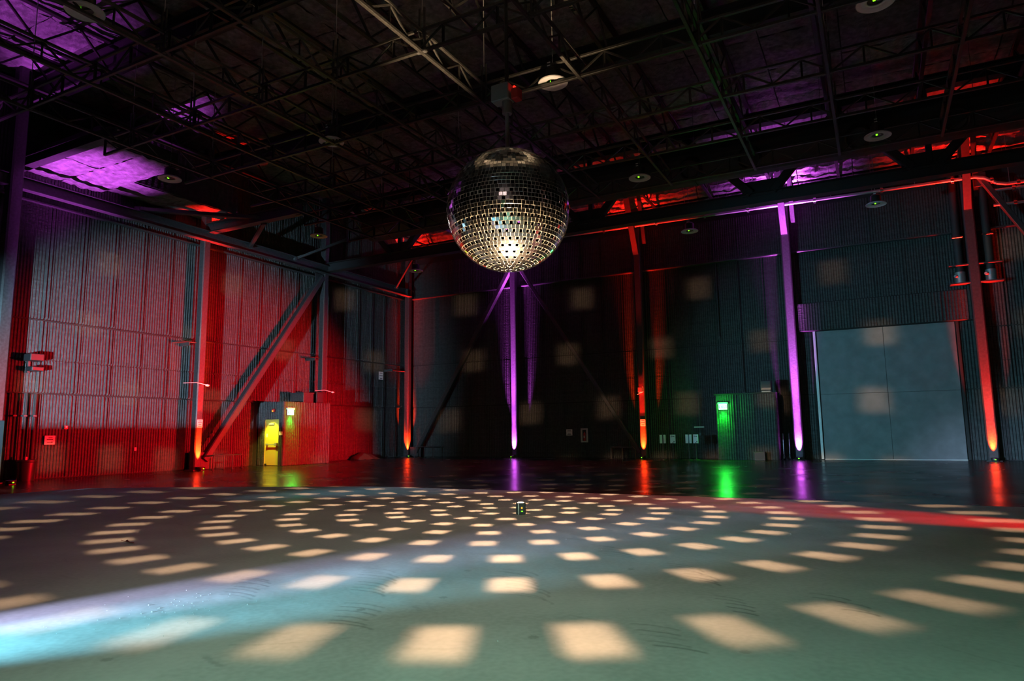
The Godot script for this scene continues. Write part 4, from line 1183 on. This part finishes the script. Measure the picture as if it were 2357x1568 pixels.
# ---------- things on the floor ----------
func build_floor_items():
	var rail := func(label: String, at: Vector3, pts: Array, posts: Array):
		var o := thing("guard_rail", label, "rail", at, "pipe rails round the brace feet")
		var m := MB.new()
		m.path(pts, 0.03, 8)
		part(o, "top_rail", m.done(), M.steel)
		for p in posts:
			var q := MB.new()
			q.tube(Vector3(p.x, -0.004, p.z), Vector3(p.x, p.y, p.z), 0.028, 8)
			part(o, "post", q.done(), M.steel)
			part(o, "foot", bx(Vector3(p.x - 0.06, -0.004, p.z - 0.06), Vector3(p.x + 0.06, 0.012, p.z + 0.06), 0.003), M.steel)
	rail.call("red lit pipe rail round the foot of the thick diagonal brace", Vector3(-25.3, 0, -20.3), [Vector3(0.05, 0.5, 0.05), Vector3(0.02, 0.6, 0), Vector3(-0.1, 0.6, -1.6), Vector3(-0.75, 0.6, -1.75)], [Vector3(0.05, 0.5, 0.05), Vector3(0.0, 0.6, -0.55), Vector3(-0.05, 0.6, -1.05), Vector3(-0.1, 0.6, -1.6)])
	rail.call("dark pipe rail round the brace foot right of the corner column", Vector3(-24.9, 0, -34.25), [Vector3(0, 0.55, 0), Vector3(0.1, 0.64, 0), Vector3(1.4, 0.64, 0), Vector3(1.45, 0.6, -0.6)], [Vector3(0, 0.55, 0), Vector3(0.75, 0.64, 0), Vector3(1.4, 0.64, 0)])
	rail.call("red lit pipe rail round the brace foot at the thin brace column", Vector3(-11.2, 0, -34.3), [Vector3(0.1, 0.45, 0), Vector3(0.0, 0.58, 0), Vector3(-1.2, 0.6, 0), Vector3(-1.25, 0.6, -0.6)], [Vector3(0.1, 0.5, 0), Vector3(-0.6, 0.6, 0), Vector3(-1.2, 0.6, 0)])
	# sign stands at the back wall
	var stand := func(label: String, at: Vector3, turn: float, boards: int):
		var o := thing("sign_stand", label, "sign stand", at, "sign stands at the back wall", "", turn)
		var m := MB.new()
		m.lathe([Vector2(0.0, -0.004), Vector2(0.16, -0.004), Vector2(0.15, 0.03), Vector2(0.03, 0.05), Vector2(0.022, 0.06), Vector2(0.022, 0.85), Vector2(0.0, 0.85)], 16)
		part(o, "pole", m.done(), M.black_plastic)
		if boards == 2:
			part(o, "board", bx(Vector3(-0.16, 0.8, -0.01), Vector3(-0.03, 1.22, 0.01), 0.004), M.paper)
			part(o, "board", bx(Vector3(0.03, 0.8, -0.01), Vector3(0.14, 1.22, 0.01), 0.004), M.paper)
			part(o, "clip", bx(Vector3(-0.04, 0.78, -0.02), Vector3(0.04, 1.2, 0.0), 0.004), M.black_plastic)
		else:
			part(o, "board", bx(Vector3(-0.13, 0.8, -0.01), Vector3(0.13, 1.22, 0.01), 0.004), M.paper)
			var p := MB.new()
			for r in [[-0.08, 1.1, -0.05, 1.18], [-0.02, 1.12, 0.08, 1.15], [0.03, 0.85, 0.08, 0.9]]:
				p.box(Vector3(r[0], r[1], 0.0101), Vector3(r[2], r[3], 0.0115), 0.0)
			part(o, "print", p.done(), M.ink)
	stand.call("leftmost sign stand at the back wall, its two boards seen with a gap", Vector3(-9.5, 0, -33.8), 0.35, 2)
	stand.call("second sign stand at the back wall, a single board with dark print", Vector3(-9.0, 0, -33.8), 0.1, 1)
	stand.call("third sign stand at the back wall, two narrow pale boards side by side", Vector3(-8.22, 0, -33.8), 0.0, 2)
	stand.call("rightmost sign stand at the back wall, one slightly tilted board", Vector3(-7.88, 0, -33.8), -0.2, 1)
	for s in [[-3.98, 0.2, "left tripod stand folded against the wall by the purple column"], [-3.72, 0.9, "right tripod stand folded against the wall by the purple column"]]:
		var o := thing("tripod_stand", s[2], "stand", Vector3(s[0], 0, -34.35), "folded tripod stands", "", s[1])
		var m := MB.new()
		m.tube(Vector3(0, 0.08, 0), Vector3(0, 0.75, 0), 0.02, 8)
		m.tube(Vector3(0, 0.75, 0), Vector3(0, 1.2, 0), 0.013, 8)
		part(o, "pole", m.done(), M.galvanised)
		part(o, "head", bx(Vector3(-0.03, 0.95, -0.03), Vector3(0.03, 1.22, 0.03), 0.008), M.black_plastic)
		for k in 3:
			var a := TAU * k / 3
			var q := MB.new()
			q.tube(Vector3(0, 0.3, 0), Vector3(cos(a) * 0.12, 0.0, sin(a) * 0.12), 0.012, 6)
			part(o, "leg", q.done(), M.black_plastic)
	var o := thing("floor_speaker", "small black box on the floor against the back porch", "box", Vector3(-4.95, 0, -33.78))
	part(o, "cabinet", bx(Vector3(-0.24, -0.004, -0.2), Vector3(0.24, 0.4, 0.2), 0.02), M.black_plastic)
	part(o, "grille", bx(Vector3(-0.2, 0.04, 0.2), Vector3(0.2, 0.36, 0.212), 0.004), M.duct)
	o = thing("waste_bin", "black bin on the floor by the left wall at the picture edge", "bin", Vector3(-26.1, 0, -13.35))
	var bm := MB.new()
	bm.lathe([Vector2(0.0, -0.004), Vector2(0.24, -0.004), Vector2(0.29, 0.62), Vector2(0.31, 0.64), Vector2(0.3, 0.7), Vector2(0.0, 0.74)], 18)
	part(o, "body", bm.done(), M.black_plastic)
	part(o, "tag", bx(Vector3(0.1, 0.66, 0.08), Vector3(0.2, 0.82, 0.16), 0.01), M.grey_plastic)
	o = thing("hump", "low dark mound of folded cloth against the left wall near the corner", "cloth", Vector3(-26.1, 0, -31.3))
	var hm := MB.new()
	var N := 14
	for i in N:
		for j in 6:
			var p := []
			for k in [[0, 0], [1, 0], [1, 1], [0, 1]]:
				var u: float = float(i + k[0]) / N * 2.0 - 1.0
				var w: float = float(j + k[1]) / 6.0
				var hgt: float = 0.38 * pow(maxf(0.0, 1.0 - u * u), 0.7) * sin(PI * (0.5 + 0.5 * w)) + 0.02 * sin(9.0 * u + 4.0 * w)
				p.append(Vector3(w * 0.6 - 0.35, maxf(hgt, -0.004), u * 1.0))
			hm.flat(p[0], p[1], p[2], Vector3(0, -3, 0))
			hm.flat(p[0], p[2], p[3], Vector3(0, -3, 0))
	part(o, "cloth", hm.done(), mat("olive_cloth", lin(0.05, 0.055, 0.02), 0.9))
	# a leaf and the scraps on the dance floor
	o = thing("dry_leaf", "curled dry red leaf lying on the floor at the left", "leaf", Vector3(-9.24, 0, -6.12))
	var lf := MB.new()
	var rim := [Vector3(-0.11, 0.01, 0), Vector3(-0.05, 0.035, 0.03), Vector3(0.0, 0.05, 0.04), Vector3(0.06, 0.02, 0.05), Vector3(0.12, 0.008, 0.02), Vector3(0.06, 0.01, -0.02), Vector3(0.0, 0.0, -0.04), Vector3(-0.06, 0.004, -0.03)]
	for i in rim.size():
		lf.flat(Vector3(0, 0.012, 0), rim[i], rim[(i + 1) % rim.size()], Vector3(0, -2, 0))
	part(o, "blade", lf.done(), mat("leaf_red", lin(0.2, 0.02, 0.02), 0.8))
	var st := MB.new()
	st.tube(Vector3(-0.11, 0.012, 0), Vector3(-0.17, 0.03, 0.02), 0.004, 5)
	part(o, "stem", st.done(), M.leaf_red)
	o = thing("floor_crumbs", "fine crumbs and grit scattered over the dance floor, thickest at the left", "crumbs", Vector3.ZERO, "", "stuff")
	var rng := RandomNumberGenerator.new()
	rng.seed = 21
	var cm := MB.new()
	for i in 260:
		var p := Vector3(-5.35 + rng.randfn(0, 0.45), 0, -3.9 + rng.randfn(0, 0.45)) if i < 90 else Vector3(rng.randf_range(-9, 2), 0, rng.randf_range(-12, -3))
		var s := rng.randf_range(0.002, 0.005) * (1.8 if i % 11 == 0 else 1.0)
		var b := [p + Vector3(-s, 0, -s * 0.6), p + Vector3(s, 0, -s * 0.4), p + Vector3(0.2 * s, 0, s)]
		var t := p + Vector3(0, s * 1.3, 0)
		for k in 3: cm.flat(b[k], b[(k + 1) % 3], t, p + Vector3(0, -0.01, 0))
	part(o, "grains", cm.done(), M.grey_plastic).set_meta("kind", "stuff")

# ---------- unseen fittings and blockers ----------
func unseen_par_can(label: String, at: Vector3, to: Vector3, m: Material, size: float):
	var o := thing("unseen_par_can", label, "lamp", at, "unseen pars out of the picture")
	o.look_at_from_position(at, to, Vector3.UP)
	var b := MB.new()
	b.lathe([Vector2(0.0, 0.22), Vector2(0.7, 0.2), Vector2(1.0, 0.1), Vector2(1.0, -0.12), Vector2(0.94, -0.12), Vector2(0.92, -0.05)], 20)
	part(o, "body", b.done(), M.black_plastic, Transform3D(Basis(Vector3.RIGHT, PI / 2).scaled(Vector3(size, size, 1.0)), Vector3(0, 0, 0.2)))
	var l := MB.new()
	l.lathe([Vector2(0.0, -0.06), Vector2(0.92, -0.05)], 20)
	part(o, "lens", l.done(), m, Transform3D(Basis(Vector3.RIGHT, PI / 2).scaled(Vector3(size, size, 1.0)), Vector3(0, 0, 0.2)))
	var y := MB.new()
	y.tube(Vector3(0, -size, 0.25), Vector3(0, -at.y + 0.0, 0.25), 0.025, 8)
	part(o, "stand", y.done(), M.black_plastic, Transform3D(o.basis.inverse() * Basis(), Vector3.ZERO))

func build_offstage():
	unseen_par_can("unseen cool flood lamp on a stand left of the picture, washing the left wall", UNSEEN_FLOOD, Vector3(-26.6, 4.4, -20.5), M.lens_clear, 0.2)
	unseen_par_can("second unseen cool flood lamp left of the picture, lighting the big grey door", UNSEEN_FAR_FLOOD, Vector3(2.0, 3.4, -35.5), M.lens_clear, 0.2)
	unseen_par_can("unseen red flood lamp on a stand right of the picture, reddening the left wall", UNSEEN_RED_FLOOD, Vector3(-26, 4, -19.5), M.lens_red, 0.25)
	unseen_par_can("unseen red par on a short stand right of the picture, raking the floor", UNSEEN_RED_PAR, Vector3(-3, 0, -14.2), M.lens_red, 0.12)
	unseen_par_can("added fill lamp high behind the camera, lifting the dark floor", ADDED_FILL_LAMP, Vector3(-5, 0, -9), M.lens_warm, 0.2)
	unseen_par_can("unseen cyan par on a short stand behind the camera, raking the floor", UNSEEN_CYAN_PAR, Vector3(-4.1, 0, -6.3), M.lens_cyan, 0.12)
	unseen_par_can("unseen lavender par beside the cyan one behind the camera, raking the floor", UNSEEN_CYAN_PAR + Vector3(-0.35, 0.05, 0.1), Vector3(-4.9, 0, -6.9), M.lens_cyan, 0.12)
	unseen_par_can("unseen green lamp on a tall stand behind the camera, tinting the near floor", UNSEEN_GREEN_LAMP, Vector3(-2.0, 0, -4.6), M.lens_green, 0.2)
	var rc := thing("unseen_blocker_case", "added black road case right of the picture that shades the floor from the red flood", "road case", Vector3(6.3, 0, -31.2), "unseen road cases out of the picture")  # added case, blocks the red flood from the floor
	part(rc, "body", bx(Vector3(-0.35, 0.12, -1.2), Vector3(0.35, 1.5, 1.6), 0.02), M.black_plastic)
	part(rc, "base", bx(Vector3(-0.3, 0.0, -1.1), Vector3(0.3, 0.12, 1.5), 0.02), M.black_plastic)
	# unseen cases, placed to keep the cool flood off the left wall foot
	for k in 4:
		var o := thing("unseen_blocker_case", "unseen black road case left of the picture that shades the wall foot, " + ["nearest the flood lamp", "second from the flood lamp", "third from the flood lamp", "farthest from the flood lamp"][k], "road case", Vector3(-19.8, 0, -5.0 - 1.25 * k), "unseen road cases out of the picture")
		part(o, "body", bx(Vector3(-0.4, 0.12, -0.6), Vector3(0.4, 1.9, 0.6), 0.02), M.black_plastic)
		var w := MB.new()
		for x in [-0.3, 0.3]:
			for z in [-0.5, 0.5]: w.tube(Vector3(x - 0.02, 0.06, z), Vector3(x + 0.02, 0.06, z), 0.06, 10)
		part(o, "casters", w.done(), M.grey_plastic)
